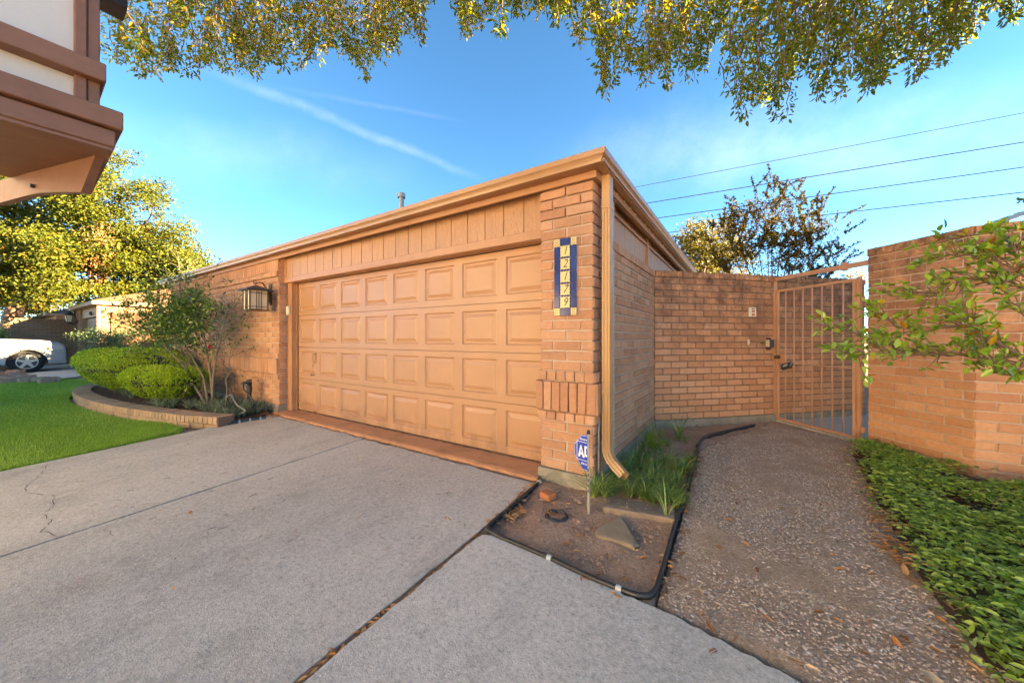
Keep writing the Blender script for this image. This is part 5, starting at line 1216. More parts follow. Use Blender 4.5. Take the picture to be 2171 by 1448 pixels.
# clipped hedges in the planter
def clipped(name, label, c_, rx_, ry_, z0, z1, yaw, n, base_pts):
    t = thing(name, label, 'hedge', (c_[0], c_[1], .03), 'clipped hedges in the curved planter'); lv = Leaves(); dry = Leaves(); ca, sa = math.cos(yaw), math.sin(yaw)
    P = []; k = 0
    while k < n:
        v = rng.normal(size=3); v /= np.linalg.norm(v); e = .5
        sgn = np.sign(v); a = sgn * np.abs(v) ** .62; q = a / max(1e-6, (abs(a[0]) ** 3 + abs(a[1]) ** 3 + abs(a[2]) ** 3) ** (1 / 3))
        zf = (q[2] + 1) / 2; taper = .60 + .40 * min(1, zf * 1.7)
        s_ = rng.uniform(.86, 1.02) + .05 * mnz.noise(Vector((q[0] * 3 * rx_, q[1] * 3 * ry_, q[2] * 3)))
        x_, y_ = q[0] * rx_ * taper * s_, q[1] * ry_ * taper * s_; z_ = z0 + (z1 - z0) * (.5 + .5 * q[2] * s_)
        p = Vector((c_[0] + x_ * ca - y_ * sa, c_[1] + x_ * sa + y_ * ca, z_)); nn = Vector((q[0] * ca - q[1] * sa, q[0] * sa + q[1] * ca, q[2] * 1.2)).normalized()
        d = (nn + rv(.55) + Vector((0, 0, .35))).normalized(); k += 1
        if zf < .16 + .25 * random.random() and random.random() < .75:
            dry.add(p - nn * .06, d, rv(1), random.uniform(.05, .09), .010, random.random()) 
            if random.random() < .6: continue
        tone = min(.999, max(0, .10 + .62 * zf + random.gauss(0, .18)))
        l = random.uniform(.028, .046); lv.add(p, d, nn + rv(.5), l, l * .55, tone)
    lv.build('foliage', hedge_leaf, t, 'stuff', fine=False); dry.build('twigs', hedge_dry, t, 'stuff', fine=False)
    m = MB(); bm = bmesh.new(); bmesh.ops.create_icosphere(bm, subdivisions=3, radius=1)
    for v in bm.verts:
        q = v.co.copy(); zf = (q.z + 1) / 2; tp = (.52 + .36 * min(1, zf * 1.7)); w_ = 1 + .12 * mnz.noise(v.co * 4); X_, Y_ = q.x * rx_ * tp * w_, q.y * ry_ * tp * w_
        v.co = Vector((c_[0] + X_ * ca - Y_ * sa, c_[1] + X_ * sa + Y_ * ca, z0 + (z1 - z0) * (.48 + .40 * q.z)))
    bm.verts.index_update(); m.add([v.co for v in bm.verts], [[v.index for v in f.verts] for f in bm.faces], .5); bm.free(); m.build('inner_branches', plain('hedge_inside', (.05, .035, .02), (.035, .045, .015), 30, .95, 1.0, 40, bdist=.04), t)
    br = []
    for q in range(9):
        b = Vector((c_[0] + random.uniform(-.4, .4) * rx_, c_[1] + random.uniform(-.4, .4) * ry_, .02)); br += grow(b, Vector((random.uniform(-.8, .8), random.uniform(-.8, .8), 1)), .45, .012, 1, 3, .5)
    tubes('stems', br, bark, t, 5)
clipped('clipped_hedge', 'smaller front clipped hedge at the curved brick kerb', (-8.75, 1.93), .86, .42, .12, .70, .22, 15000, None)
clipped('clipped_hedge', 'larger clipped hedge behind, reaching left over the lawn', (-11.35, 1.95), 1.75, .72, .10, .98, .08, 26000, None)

# flowering shrub and its neighbours in the planter
def shrub():
    t = thing('camellia_shrub', 'open multi-stemmed shrub with one pink flower in the planter', 'shrub', (-7.7, 2.25, .03)); lv = Leaves(); br = []
    T_ = lambda x, y, t_=6.2: at(x, y, t_)
    b = Vector((-7.62, 2.22, .02))
    lines = [[b, T_(410, 815), T_(390, 775), T_(350, 735, 6.4), T_(310, 700, 6.4)], [b, T_(432, 800, 6.2), T_(400, 745, 6.3), T_(365, 690, 6.3), T_(340, 650, 6.3)], [b + Vector((.05, .05, 0)), T_(447, 800, 6.1), T_(440, 750, 6.1), T_(430, 700, 6.2), T_(415, 650, 6.2)],
             [b + Vector((.06, .03, 0)), T_(452, 800, 6.0), T_(460, 750, 6.0), T_(472, 700, 6.0), T_(480, 665, 6.0)], [b, T_(420, 800, 6.4), T_(395, 760, 6.5), T_(372, 720, 6.6), T_(390, 660, 6.6)]]
    for ln in lines:
        br.append((ln, [.022, .018, .014, .010, .006], 9))
        for a, c_ in zip(ln[1:], ln[2:]):
            for q in range(4): br += grow(a.lerp(c_, random.random()), (c_ - a).normalized() + rv(.6), random.uniform(.30, .5), .006, 2, 2, .6, .12, .7, 3)
        for q in range(7): br += grow(ln[-1], (ln[-1] - ln[-2]).normalized() + rv(.8), random.uniform(.25, .4), .005, 2, 3, .7, .08, .7, 3)
    leaf_on(lv, br, 2, .055, .5, .8, 0, .9)
    for k in range(250):
        q = T_(random.gauss(370, 44), random.gauss(672, 28), random.uniform(5.8, 6.7)); cloud(lv, q, (.13, .13, .09), 22, .055, .5, .1, 1, .1, .5, 3)
    split_leaves(lv, 120, 'leaf', shrub_leaf, t, 'foliage')
    tubes('stems', [x_ for x_ in br if x_[2] == 9], bark_grey, t, 7); tubes('twigs', [x_ for x_ in br if x_[2] != 9], bark_grey, t, 4, kind='stuff')
    fl_ = Leaves(); c0 = T_(446, 737, 5.9)
    for k in range(26): d = rv(1) + Vector((0, -.3, .4)); fl_.add(c0 + d.normalized() * .008, d, rv(1), .04, .03, .5)
    fl_.build('flower', petal, t)
shrub()
def sapling(name, label, base, tip, n, ll, per, mat, group=None, spread=.9):
    t = thing(name, label, 'plant', base, group); br = []; lv = Leaves(); base = Vector(base); tip = Vector(tip); pts = [base.lerp(tip, k / 6) + (rv(.02) if k else Vector()) for k in range(7)]
    br.append((pts, [.012 * (1 - .12 * k) for k in range(7)], 9))
    for k in range(n): 
        a = base.lerp(tip, random.uniform(.25, 1)); br += grow(a, Vector((random.gauss(0, spread), random.gauss(0, spread), .6)), random.uniform(.2, .42), .004, 1, 3, .6, .1, .7, 3)
    leaf_on(lv, br, per, ll, .38, .7, 0, 1); lv.build('foliage', mat, t, 'stuff'); tubes('stem', br, bark_grey, t, 5)
q = at(385, 700, 7.6); sapling('slender_sapling', 'tall thin sapling with fine leaves at the far end of the garage wall', (q.x, q.y, .03), at(380, 545, 7.5), 34, .055, 6, shrub_leaf)
q = at(370, 700, 8.0); sapling('slender_sapling', 'second thin sapling crossing the eave corner of the garage', (q.x, q.y, .03), at(402, 560, 7.9), 22, .055, 6, shrub_leaf)
sapling('young_shrub', 'small young shrub stem between the camellia and the black standpipe', (-7.1, 2.28, 0), at(492, 742, 5.95), 9, .05, 4, shrub_leaf)
m = thing('bare_stem', 'bare leaning woody stem near the wall behind the small hedge', 'plant', (-8.6, 2.5, 0)); tubes('stem', [([at(388, 836, 6.9), at(385, 800, 6.9), at(386, 770, 6.9)], [.03, .026, .018], 9), ([at(363, 826, 7.0), at(366, 790, 7.0)], [.02, .012], 9)], bark_grey, m, 7)
bushy('grey_shrub', 'loose grey green shrub in front of the far garage door', 'shrub', [at(random.triangular(160, 300, 230), random.uniform(705, 748), random.uniform(12, 14)) for k in range(42)], .07, .4, grey_leaf, (-19, 2.6, -.1), [([at(256, 740, 12.5), at(257, 712, 12.5)], [.03, .02]), ([at(215, 745, 12.5), at(225, 715, 12.5)], [.03, .02])], bark_grey, n=110, rad=(.4, .4, .2))
bushy('grey_shrub', 'low dark shrub at the foot of the far courtyard wall', 'shrub', [at(random.uniform(285, 350), random.uniform(690, 740), random.uniform(13, 15)) for k in range(20)], .07, .4, grey_leaf, (-18, 4, -.1), [], bark_grey, n=100, rad=(.4, .4, .25))
# cycad fronds at the left edge
cy = thing('cycad', 'arching cycad fronds at the left picture edge above the white car', 'plant', (-13.2, -.3, -.2)); lv = Leaves(); br = []
for k in range(16):
    a = k * .41; c0 = Vector((-13.3, -.12, .75)); d = Vector((math.cos(a) * .75, math.sin(a) * .75, .35 + .45 * (k % 3))); pts = [c0 + d * (j / 6) * .72 + Vector((0, 0, -.42 * (j / 6) ** 2)) for j in range(7)]
    br.append((pts, [.008] * 7, 9))
    for j in range(44):
        f = .12 + .88 * j / 44; i = min(5, int(f * 6)); p = pts[i].lerp(pts[i + 1], f * 6 - i); ax = (pts[i + 1] - pts[i]).normalized(); s_ = ax.cross(Vector((0, 0, 1))).normalized()
        for sg in (-1, 1): lv.add(p, s_ * sg + ax * .6, Vector((0, 0, 1)), .14 * (1 - .55 * f), .012, .6 + .3 * random.random())
lv.build('frond_leaflets', grey_leaf, cy, 'stuff', fine=False); tubes('frond_stems', br, bark_grey, cy, 4); tubes('trunk', [([Vector((-13.3, -.12, -.25)), Vector((-13.3, -.12, .75))], [.11, .09], 9)], bark, cy, 8)

# strap-leaved clumps
def straps(lv_list, base, n, L, wd, arch=.9, tone=(0, 1)):
    for k in range(n):
        a = random.uniform(0, 2 * math.pi); out = Vector((math.cos(a), math.sin(a), 0)); l = L * random.uniform(.6, 1.15); lean = random.uniform(.15, .75); p = Vector(base) + out * random.uniform(0, .02); pts = []
        d = (out * lean + Vector((0, 0, 1))).normalized()
        for j in range(6):
            pts.append(p.copy()); p = p + d * l / 5; d = (d + Vector((0, 0, -arch * .33)) + out * .10).normalized()
            if p.z < base[2] + .012: p.z = base[2] + .012
        lv_list.append((pts, wd * random.uniform(.7, 1.2), random.uniform(*tone)))
def strap_mesh(name, st, mat, parent=None, kind=None):
    m = MB()
    for pts, wd, t in st:
        ax = (pts[-1] - pts[0]); s_ = ax.cross(Vector((0, 0, 1)))
        s_ = s_.normalized() if s_.length > 1e-5 else Vector((1, 0, 0)); vs_ = []
        for j, p in enumerate(pts):
            k = wd * (1 - (j / (len(pts) - 1)) ** 2 * .9) * .5; vs_ += [p - s_ * k, p + s_ * k]
        m.add(vs_, [(2 * j, 2 * j + 1, 2 * j + 3, 2 * j + 2) for j in range(len(pts) - 1)], t)
    return m.build(name, mat, parent, True, kind)
st = []
for k in range(150):
    x_ = random.uniform(-11.0, -6.6); 
    lo = 1.55 if x_ < -8 else 1.55 + (x_ + 8) * .28 + .18; y_ = random.uniform(lo + .12, lo + .75)
    if x_ < -8.1 and y_ > 1.75: continue
    straps(st, (x_, y_, pz(x_, y_)), 34, .27, .009, .95)
for k in range(26): 
    x_, y_ = random.uniform(-7.4, -6.5), random.uniform(2.0, 2.45); straps(st, (x_, y_, pz(x_, y_)), 26, .22, .009)
o = strap_mesh('liriope', st, liriope_leaf, None, 'stuff')
st = []
for k in range(46):
    x_, y_ = random.uniform(-.96, -.46), random.uniform(2.78, 3.75); straps(st, (x_, y_, G(x_, y_) - .01), 40, .18, .0075, .9, (.2, .95))
for k in range(16):
    x_, y_ = random.uniform(-.70, -.40), random.uniform(2.82, 3.15); straps(st, (x_, y_, G(x_, y_) - .01), 40, .145, .0075, .9, (.4, .99))
for k in range(16):
    x_, y_ = random.uniform(-.98, -.58), random.uniform(3.7, 4.9); straps(st, (x_, y_, G(x_, y_) - .01), 16, .19, .008, .9, (.2, .95))
for k in range(7):
    x_, y_ = random.uniform(-.55, -.42), random.uniform(3.2, 4.0); straps(st, (x_, y_, G(x_, y_) - .01), 30, .16, .007, .9, (.3, .95))
strap_mesh('monkey_grass', st, strap_leaf, None, 'stuff')
st = []; straps(st, (-1.0, 2.70, -.05), 60, .33, .009, .8, (0, .7)); straps(st, (-.93, 2.74, -.05), 40, .28, .009, .8, (.2, .9))
t = thing('strap_leaf_clump', 'strap leaved clump at the pier foot below the conduit', 'plant', (-1.0, 2.7, -.05), 'strap leaved plants in the soil bed'); strap_mesh('blades', st, strap_leaf, t)
for (px_, py_), n, L, lab in (((1440, 930), 26, .42, 'spiky strap plant alone on bare soil behind the fern'), ((1490, 895), 22, .36, 'spiky strap plant by the courtyard wall footing, nearest the black edging end'), ((1455, 888), 14, .45, 'tall thin strap plant against the courtyard wall footing'), ((1412, 1095), 8, .26, 'tiny grass tuft in front of the concrete block')):
    q = onG(px_, py_); st = []; straps(st, q, n, L, .009, .8, (.1, .95)); t = thing('strap_leaf_clump', lab, 'plant', q, 'strap leaved plants in the soil bed'); strap_mesh('blades', st, strap_leaf, t)
q = onG(1388, 960); t = thing('feathery_fern', 'bright feathery asparagus fern in the bed beside the garage wall', 'plant', q); lv = Leaves(); br = []
for k in range(13):
    tip = q + Vector((random.gauss(0, .07), random.gauss(0, .07), random.uniform(.16, .30))); br.append(([q, q.lerp(tip, .5) + rv(.01), tip], [.003, .002, .001], 9))
    for j in range(70):
        f = random.uniform(.25, 1); p = q.lerp(tip, f); lv.add(p, rv(1) + Vector((0, 0, .7)), rv(1), random.uniform(.02, .05), .004, random.random())
lv.build('fronds', fern_leaf, t, fine=False); tubes('stems', br, fern_leaf, t, 4)

# lawn grass
def inside(P, x, y):
    P = np.array(P); c_ = np.zeros(len(x), bool); j = len(P) - 1
    for i in range(len(P)):
        xi, yi, xj, yj = P[i][0], P[i][1], P[j][0], P[j][1]; cond = ((yi > y) != (yj > y)) & (x < (xj - xi) * (y - yi) / (yj - yi + 1e-12) + xi); c_ ^= cond; j = i
    return c_
def Gv(y): return Z0 - SL * (Y0 - np.clip(y, -3, Y0))
n = 420000; gx = -6.45 - 12.1 * rng.random(n) ** 1.25; gy = 2.0 - 6.5 * rng.random(n) ** 1.9; k = inside(LAWN, gx + rng.normal(0, .014, n), gy + rng.normal(0, .014, n)); gx, gy = gx[k], gy[k]; n = len(gx)
P = np.stack([gx, gy, Gv(gy) + .004], 1); hgt = rng.uniform(.025, .07, n) * np.clip(.8 + .25 * np.sin(gx * 2.1) * np.sin(gy * 3.3), .5, 1.2); a = rng.uniform(0, 6.28, n); ln = rng.uniform(0, .7, n)
tip = P + np.stack([np.cos(a) * ln * hgt, np.sin(a) * ln * hgt, hgt], 1); b_ = rng.uniform(0, 6.28, n); wv = np.stack([np.cos(b_), np.sin(b_), 0 * b_], 1) * (.0022 + .00028 * np.abs(gx + 6))[:, None]
V = np.stack([P - wv, P + wv, tip], 1).reshape(-1)
me = bpy.data.meshes.new('lawn_grass'); me.vertices.add(3 * n); me.vertices.foreach_set('co', V); me.loops.add(3 * n); me.loops.foreach_set('vertex_index', np.arange(3 * n, dtype=np.int32)); me.polygons.add(n); me.polygons.foreach_set('loop_start', np.arange(n, dtype=np.int32) * 3); me.update(calc_edges=True)
patch = np.clip(.5 + .22 * np.sin(gx * 1.3 + 1) * np.cos(gy * 2.2) + rng.normal(0, .2, n), 0, .999); at_ = me.attributes.new('tint', 'FLOAT', 'POINT'); at_.data.foreach_set('value', np.repeat(patch, 3).astype(np.float32)); me.materials.append(grass_leaf)
o = link('lawn_grass', me); o['kind'] = 'stuff'

# jasmine ground cover
lv = Leaves(); k = 0
CP = np.array(COVER); n = 46000; cx_ = rng.uniform(.7, 3.2, n); cy_ = rng.uniform(.95, 5.6, n); keep = inside(COVER, cx_ + .03 * rng.normal(size=n), cy_) & (cx_ < .8 + cy_ * .62); cx_, cy_ = cx_[keep], cy_[keep]
for x_, y_ in zip(cx_, cy_):
    dens = mnz.noise(Vector((x_ * 2.2, y_ * 2.2, 1))) + .35 * mnz.noise(Vector((x_ * 6, y_ * 6, 3)))
    if dens < -.38 + (.18 if y_ > 4.0 else 0) + random.uniform(-.12, .12): continue
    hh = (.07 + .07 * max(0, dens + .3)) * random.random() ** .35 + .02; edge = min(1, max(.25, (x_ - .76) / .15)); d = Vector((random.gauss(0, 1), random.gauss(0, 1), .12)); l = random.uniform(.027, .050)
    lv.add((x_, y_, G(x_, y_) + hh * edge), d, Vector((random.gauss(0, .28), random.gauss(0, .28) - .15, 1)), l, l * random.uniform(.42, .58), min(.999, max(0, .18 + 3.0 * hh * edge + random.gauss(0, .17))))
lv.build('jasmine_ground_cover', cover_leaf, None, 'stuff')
sm = MB()
for k in range(420):
    i = random.randrange(len(cx_)); p = Vector((cx_[i], cy_[i], G(0, cy_[i]) + .02)); d = Vector((random.gauss(0, 1), random.gauss(0, 1), .1)).normalized(); sm.tube([p, p + d * .1 + Vector((0, 0, .03)), p + d * .2], .0018, 3, False)
sm.build('jasmine_runners', bark_warm, None, kind='stuff')

# glossy branch reaching in from the right edge
hb_ = thing('privet_branch', 'leafy glossy green branch reaching in from the right edge in front of the wall', 'shrub', (1.35, 2.3, .4)); lv = Leaves(); br = []
def bline(P, r0): 
    pts = [at(*p) for p in P]; sm_ = []
    for a, b in zip(pts, pts[1:]): sm_ += [a.lerp(b, k / 3) + rv(.004) for k in range(3)]
    sm_.append(pts[-1]); br.append((sm_, [r0 * (1 - .75 * k / len(sm_)) for k in range(len(sm_))], 9)); return sm_
B1 = bline([(2250, 815, 1.55), (2171, 778, 1.6), (2110, 762, 1.65), (2040, 752, 1.7), (1970, 750, 1.75), (1900, 735, 1.8), (1830, 712, 1.85), (1762, 695, 1.9)], .012)
B2 = bline([(2250, 800, 1.55), (2160, 755, 1.6), (2100, 715, 1.6), (2040, 690, 1.65), (1960, 700, 1.7), (1900, 690, 1.75), (1850, 660, 1.8)], .010)
B3 = bline([(2250, 640, 1.5), (2171, 605, 1.55), (2105, 592, 1.6), (2050, 590, 1.65), (1990, 620, 1.7), (1930, 625, 1.75)], .007)
B4 = bline([(2250, 640, 1.5), (2150, 575, 1.5), (2110, 555, 1.5), (2050, 540, 1.55), (1990, 545, 1.6)], .006)
B5 = bline([(2115, 558, 1.5), (2110, 520, 1.5), (2105, 490, 1.5)], .004)
B6 = bline([(2250, 700, 1.5), (2171, 670, 1.5), (2130, 620, 1.5), (2150, 560, 1.5), (2165, 525, 1.5)], .005)
B7 = bline([(2040, 752, 1.7), (1960, 752, 1.7), (1890, 750, 1.72), (1830, 748, 1.75), (1810, 752, 1.76)], .004)
B8 = bline([(2250, 790, 1.5), (2171, 800, 1.5), (2120, 790, 1.55), (2080, 740, 1.55), (2060, 700, 1.55), (2040, 655, 1.55)], .005)
for ln in (B1, B2, B3, B4, B6, B7, B8):
    for k in range(2, len(ln), 1):
        for q in range(3):
            d = (ln[min(k + 1, len(ln) - 1)] - ln[k - 1]).normalized(); d2 = d + rv(.7) + Vector((0, 0, .45)); e = ln[k] + d2.normalized() * random.uniform(.05, .13); br.append(([ln[k], ln[k].lerp(e, .5) + rv(.006), e], [.0025, .002, .0012], 0))
def lf_on(p, a, n, l=.041):
    for k in range(n):
        d = (a * .6 + rv(.75) + Vector((0, 0, .12))).normalized(); ll = l * random.uniform(.7, 1.2); lv.add(p + rv(.006), d, Vector((random.gauss(0, .5), random.gauss(0, .5), 1)), ll, ll * random.uniform(.48, .62), random.random())
for pts, rs, lev in br:
    if lev == 0:
        a = (pts[2] - pts[0]).normalized(); lf_on(pts[1], a, 1); lf_on(pts[2], a, 3)
for ln in (B5,): 
    lf_on(ln[-1], Vector((0, 0, 1)), 9, .055); lf_on(ln[3], Vector((0, 0, 1)), 4)
for ln in (B1, B2, B7, B3, B4, B6): lf_on(ln[-1], (ln[-1] - ln[-3]).normalized(), 6)
[tubes('branch', [b], bark_warm, hb_, 7) for b in br if b[2] == 9]; tubes('twigs', [b for b in br if b[2] == 0], bark_warm, hb_, 4, kind='stuff')
m = MB(); m.tube([at(2250, 815, 1.55), at(2500, 850, 1.5), Vector((1.9, 2.2, .4)), Vector((1.95, 2.2, -.1))], [.013, .016, .02, .028], 7); m.build('main_stem', bark_warm, hb_)
split_leaves(lv, 300, 'leaf', holly_leaf, hb_, 'foliage')

# ================================================================== wall lantern, keypad, house number, alarm sign
ln_ = thing('wall_lantern', 'bronze mission-style lantern with amber panes on a scrolled arm left of the door', 'lantern', (-6.70, 2.80, 1.9))
LC = at(545, 632, 5.62); LC = Vector((-6.60, 2.52, 0)); lw = .125; zb, zt2 = 1.655, 1.965
m = MB(); m.box(-6.755, -6.685, 2.772, 2.796, 1.76, 2.12, bev=.006); m.box(-6.742, -6.698, 2.755, 2.7715, 1.80, 2.10, bev=.005); m.build('back_plate', bronze, ln_)
X0 = -6.70
m = MB(); pts = [Vector((X0, 2.765, 1.90)), Vector((X0, 2.72, 2.03)), Vector((X0 + .02, 2.65, 2.115)), Vector((X0 + .045, 2.58, 2.11)), Vector((LC.x, LC.y, 2.075)), Vector((LC.x, LC.y - .03, 2.09)), Vector((LC.x + .005, LC.y - .035, 2.125)), Vector((LC.x, LC.y - .005, 2.14)), Vector((LC.x, LC.y + .015, 2.12))]
m.tube(pts, [.013, .013, .012, .012, .010, .009, .008, .007, .006], 8); m.tube([(X0, 2.765, 1.86), (X0 + .04, 2.69, 1.83), (X0 + .06, 2.64, 1.86)], .008, 6); m.tube([(LC.x, LC.y, 2.08), (LC.x, LC.y, 2.045)], .008, 6); m.build('arm', bronze, ln_)
m = MB(); v4 = lambda h_, z_: [(LC.x - h_, LC.y - h_, z_), (LC.x + h_, LC.y - h_, z_), (LC.x + h_, LC.y + h_, z_), (LC.x - h_, LC.y + h_, z_)]
m.add(v4(.19, zt2 - .005) + v4(.185, zt2 + .010) + v4(.05, zt2 + .075) + v4(.012, zt2 + .085), [(3, 2, 1, 0), (0, 1, 5, 4), (1, 2, 6, 5), (2, 3, 7, 6), (3, 0, 4, 7), (4, 5, 9, 8), (5, 6, 10, 9), (6, 7, 11, 10), (7, 4, 8, 11), (8, 9, 13, 12), (9, 10, 14, 13), (10, 11, 15, 14), (11, 8, 12, 15), (12, 13, 14, 15)]); m.build('lantern_roof', dark_metal, ln_)
m = MB(); m.box(LC.x - lw + .006, LC.x + lw - .006, LC.y - lw + .006, LC.y + lw - .006, zb + .012, zt2 - .006); m.build('glass', lamp_glass, ln_)
m = MB()
for sx in (-1, 1):
    for sy in (-1, 1): m.box(LC.x + sx * lw - .009, LC.x + sx * lw + .009, LC.y + sy * lw - .009, LC.y + sy * lw + .009, zb, zt2)
for o_ in (-.035, 0, .035):
    m.box(LC.x + o_ - .004, LC.x + o_ + .004, LC.y - lw - .004, LC.y - lw + .005, zb + .01, zt2 - .01); m.box(LC.x + lw - .005, LC.x + lw + .004, LC.y + o_ - .004, LC.y + o_ + .004, zb + .01, zt2 - .01); m.box(LC.x - lw - .004, LC.x - lw + .005, LC.y + o_ - .004, LC.y + o_ + .004, zb + .01, zt2 - .01)
for zz in (zb + .045, zt2 - .05):
    m.box(LC.x - lw, LC.x + lw, LC.y - lw - .005, LC.y - lw + .004, zz, zz + .010); m.box(LC.x + lw - .004, LC.x + lw + .005, LC.y - lw, LC.y + lw, zz, zz + .010); m.box(LC.x - lw - .005, LC.x - lw + .004, LC.y - lw, LC.y + lw, zz, zz + .010)
m.box(LC.x - lw - .02, LC.x + lw + .02, LC.y - lw - .02, LC.y + lw + .02, zb - .012, zb + .001); m.build('frame', bronze, ln_)

kp = thing('door_keypad', 'small cream keypad box on the left door jamb', 'keypad', (-6.37, 2.92, 1.65))
m = MB(); m.box(-6.41, -6.325, 2.890, 2.924, 1.585, 1.735, bev=.006); m.build('case', cream, kp); m = MB(); m.box(-6.402, -6.333, 2.882, 2.8895, 1.60, 1.725, bev=.003); m.build('flap', white_plastic, kp)

hn = thing('house_number', 'blue and cream tile panel reading 12179 on the brick pier', 'house number', (-1.28, 2.79, 1.72))
NX0, NX1, NZ0, NZ1, NYp = -1.384, -1.176, 1.400, 2.050, 2.768
sx_ = .054; mid0, mid1 = NX0 + sx_, NX1 - sx_; cz = .062
m = MB(); m.box(NX0 + .002, NX1 - .002, NYp + .0105, 2.802, NZ0 + .002, NZ1 - .002); m.build('backing', mortar, hn)
def tile(name, x0, x1, z0, z1, mat, d=.010): m = MB(); m.box(x0 + .0012, x1 - .0012, NYp, NYp + d, z0 + .0012, z1 - .0012, bev=.0025); return m.build(name, mat, hn)
for x0, x1 in ((NX0, mid0), (mid1, NX1)):
    for z0 in (NZ0, NZ1 - cz):
        t_ = tile('corner_tile', x0, x1, z0, z0 + cz, cream_tile); m = MB(); xc, zc = (x0 + x1) / 2, z0 + cz / 2
        for dz in (-.013, .013):
            P_ = [(xc + .016 * math.cos(a), NYp - .0012, zc + dz + .008 * math.sin(a)) for a in [k * math.pi / 6 for k in range(13)]]; m.tube(P_, .0016, 4)
        m.build('ornament', ink, t_)
    nz = 5; zz0, zz1 = NZ0 + cz, NZ1 - cz; hz = (zz1 - zz0) / nz
    for k in range(nz): tile('border_tile', x0, x1, zz0 + k * hz, zz0 + (k + 1) * hz, blue_tile)
for z0, z1 in ((NZ0 - .004, NZ0 + .056), (NZ1 - .052, NZ1 + .006)): tile('border_tile', mid0, mid1, z0, z1, blue_tile)
zz0, zz1 = NZ0 + .056, NZ1 - .052; hz = (zz1 - zz0) / 5
for k, ch_ in enumerate('12179'):
    z1 = zz1 - k * hz; z0 = z1 - hz; t_ = tile('number_tile', mid0, mid1, z0, z1, blue_tile)
    m = MB(); xc, zc = (mid0 + mid1) / 2, (z0 + z1) / 2; hx, hz2 = (mid1 - mid0) / 2 - .005, hz / 2 - .006; P_ = []
    per = 72
    for q in range(per):                                    # scalloped cream field
        a = 2 * math.pi * q / per; ca, sa = math.cos(a), math.sin(a); k2 = 1 / max(abs(ca), abs(sa)); s_ = 1 - .055 * (1 + math.cos(q * math.pi / 3 * 1.0)) ; P_.append((xc + ca * k2 * hx * s_, zc + sa * k2 * hz2 * s_))
    m.add([(x_, NYp - .0008, z_) for x_, z_ in P_] + [(x_, NYp + .001, z_) for x_, z_ in P_], [tuple(range(per))] + [(i, (i + 1) % per, per + (i + 1) % per, per + i) for i in range(per)], .5); m.build('cream_field', cream_tile, t_)
    c_ = bpy.data.curves.new('digit', 'FONT'); c_.body = ch_; c_.align_x = 'CENTER'; c_.align_y = 'CENTER'; c_.size = .098; c_.shear = .32; c_.extrude = .0006; c_.materials.append(ink)
    o = text_mesh('digit', c_, t_); o.location = (xc, NYp - .002, zc); o.rotation_euler = (R(90), 0, 0); o.scale = (.86, 1, 1)

sg = thing('alarm_sign', 'blue octagonal security sign on a thin stake in front of the pier', 'sign', (-.95, 2.446, -.05))
SB = onG(1248, 1085); top = at(1245, 922, 2.66); top.x, top.y = SB.x - .004, SB.y; STz = H + (716 - 920) / FPX * 2.565
m = MB(); m.tube([(SB.x, SB.y, SB.z - .1), (SB.x - .002, SB.y, STz)], .0095, 8); m.build('stake', pole_m, sg)
m = MB(); m.tube([(SB.x - .002, SB.y, STz), (SB.x - .002, SB.y, STz + .012), (SB.x - .002, SB.y, STz + .03)], [.012, .015, .008], 8); m.build('cap', black_poly, sg)
m = MB()
for k in range(5): m.box(SB.x - .0045, SB.x + .0045, SB.y - .0105, SB.y - .0085, .10 + .038 * k, .118 + .038 * k)
m.build('stake_slots', dark_metal, sg)
fd_ = Vector((-.80, .22, 0)).normalized(); fnn = Vector((-.22, -.80, 0)).normalized()        # left leaf of the folded sign
sh_, sz1, sz0 = .118, STz - .012, STz - .265; cut = .082
def spt(a, z_, off=0.0, d=fd_, nn=fnn): return Vector((SB.x - .003, SB.y, 0)) + d * a + nn * (.0105 + off) + Vector((0, 0, z_))
def leaf_plate(mb, ins, off, th_, d=fd_, nn=fnn):
    o8 = [(0, sz0 + ins), (sh_ - cut * 1.0 + ins * .3, sz0 + ins), (sh_ - ins, sz0 + cut * 1.15 + ins * .3), (sh_ - ins, sz1 - cut * .95 - ins * .3), (sh_ - cut * .9 + ins * .3, sz1 - ins), (0, sz1 - ins)]
    vs_ = [spt(a, z_, off, d, nn) for a, z_ in o8] + [spt(a, z_, off - th_, d, nn) for a, z_ in o8]; n = 6
    mb.add(vs_, [tuple(range(n)), tuple(range(n, 2 * n))[::-1]] + [(i, (i + 1) % n, n + (i + 1) % n, n + i) for i in range(n)], .5)
m = MB(); leaf_plate(m, 0, 0, .002); o = m.build('sign_leaf', sign_blue, sg)
m = MB(); leaf_plate(m, .0035, .0008, .001); m.build('white_edge', sign_white, o)
m = MB(); leaf_plate(m, .0065, .0016, .0008); m.build('blue_field', sign_blue, o)
d2 = Vector((-.55, .83, 0)).normalized(); n2 = Vector((.83, .55, 0)).normalized()
m = MB(); leaf_plate(m, 0, -.012, .002, d2, n2); m.build('sign_leaf', sign_blue, sg)
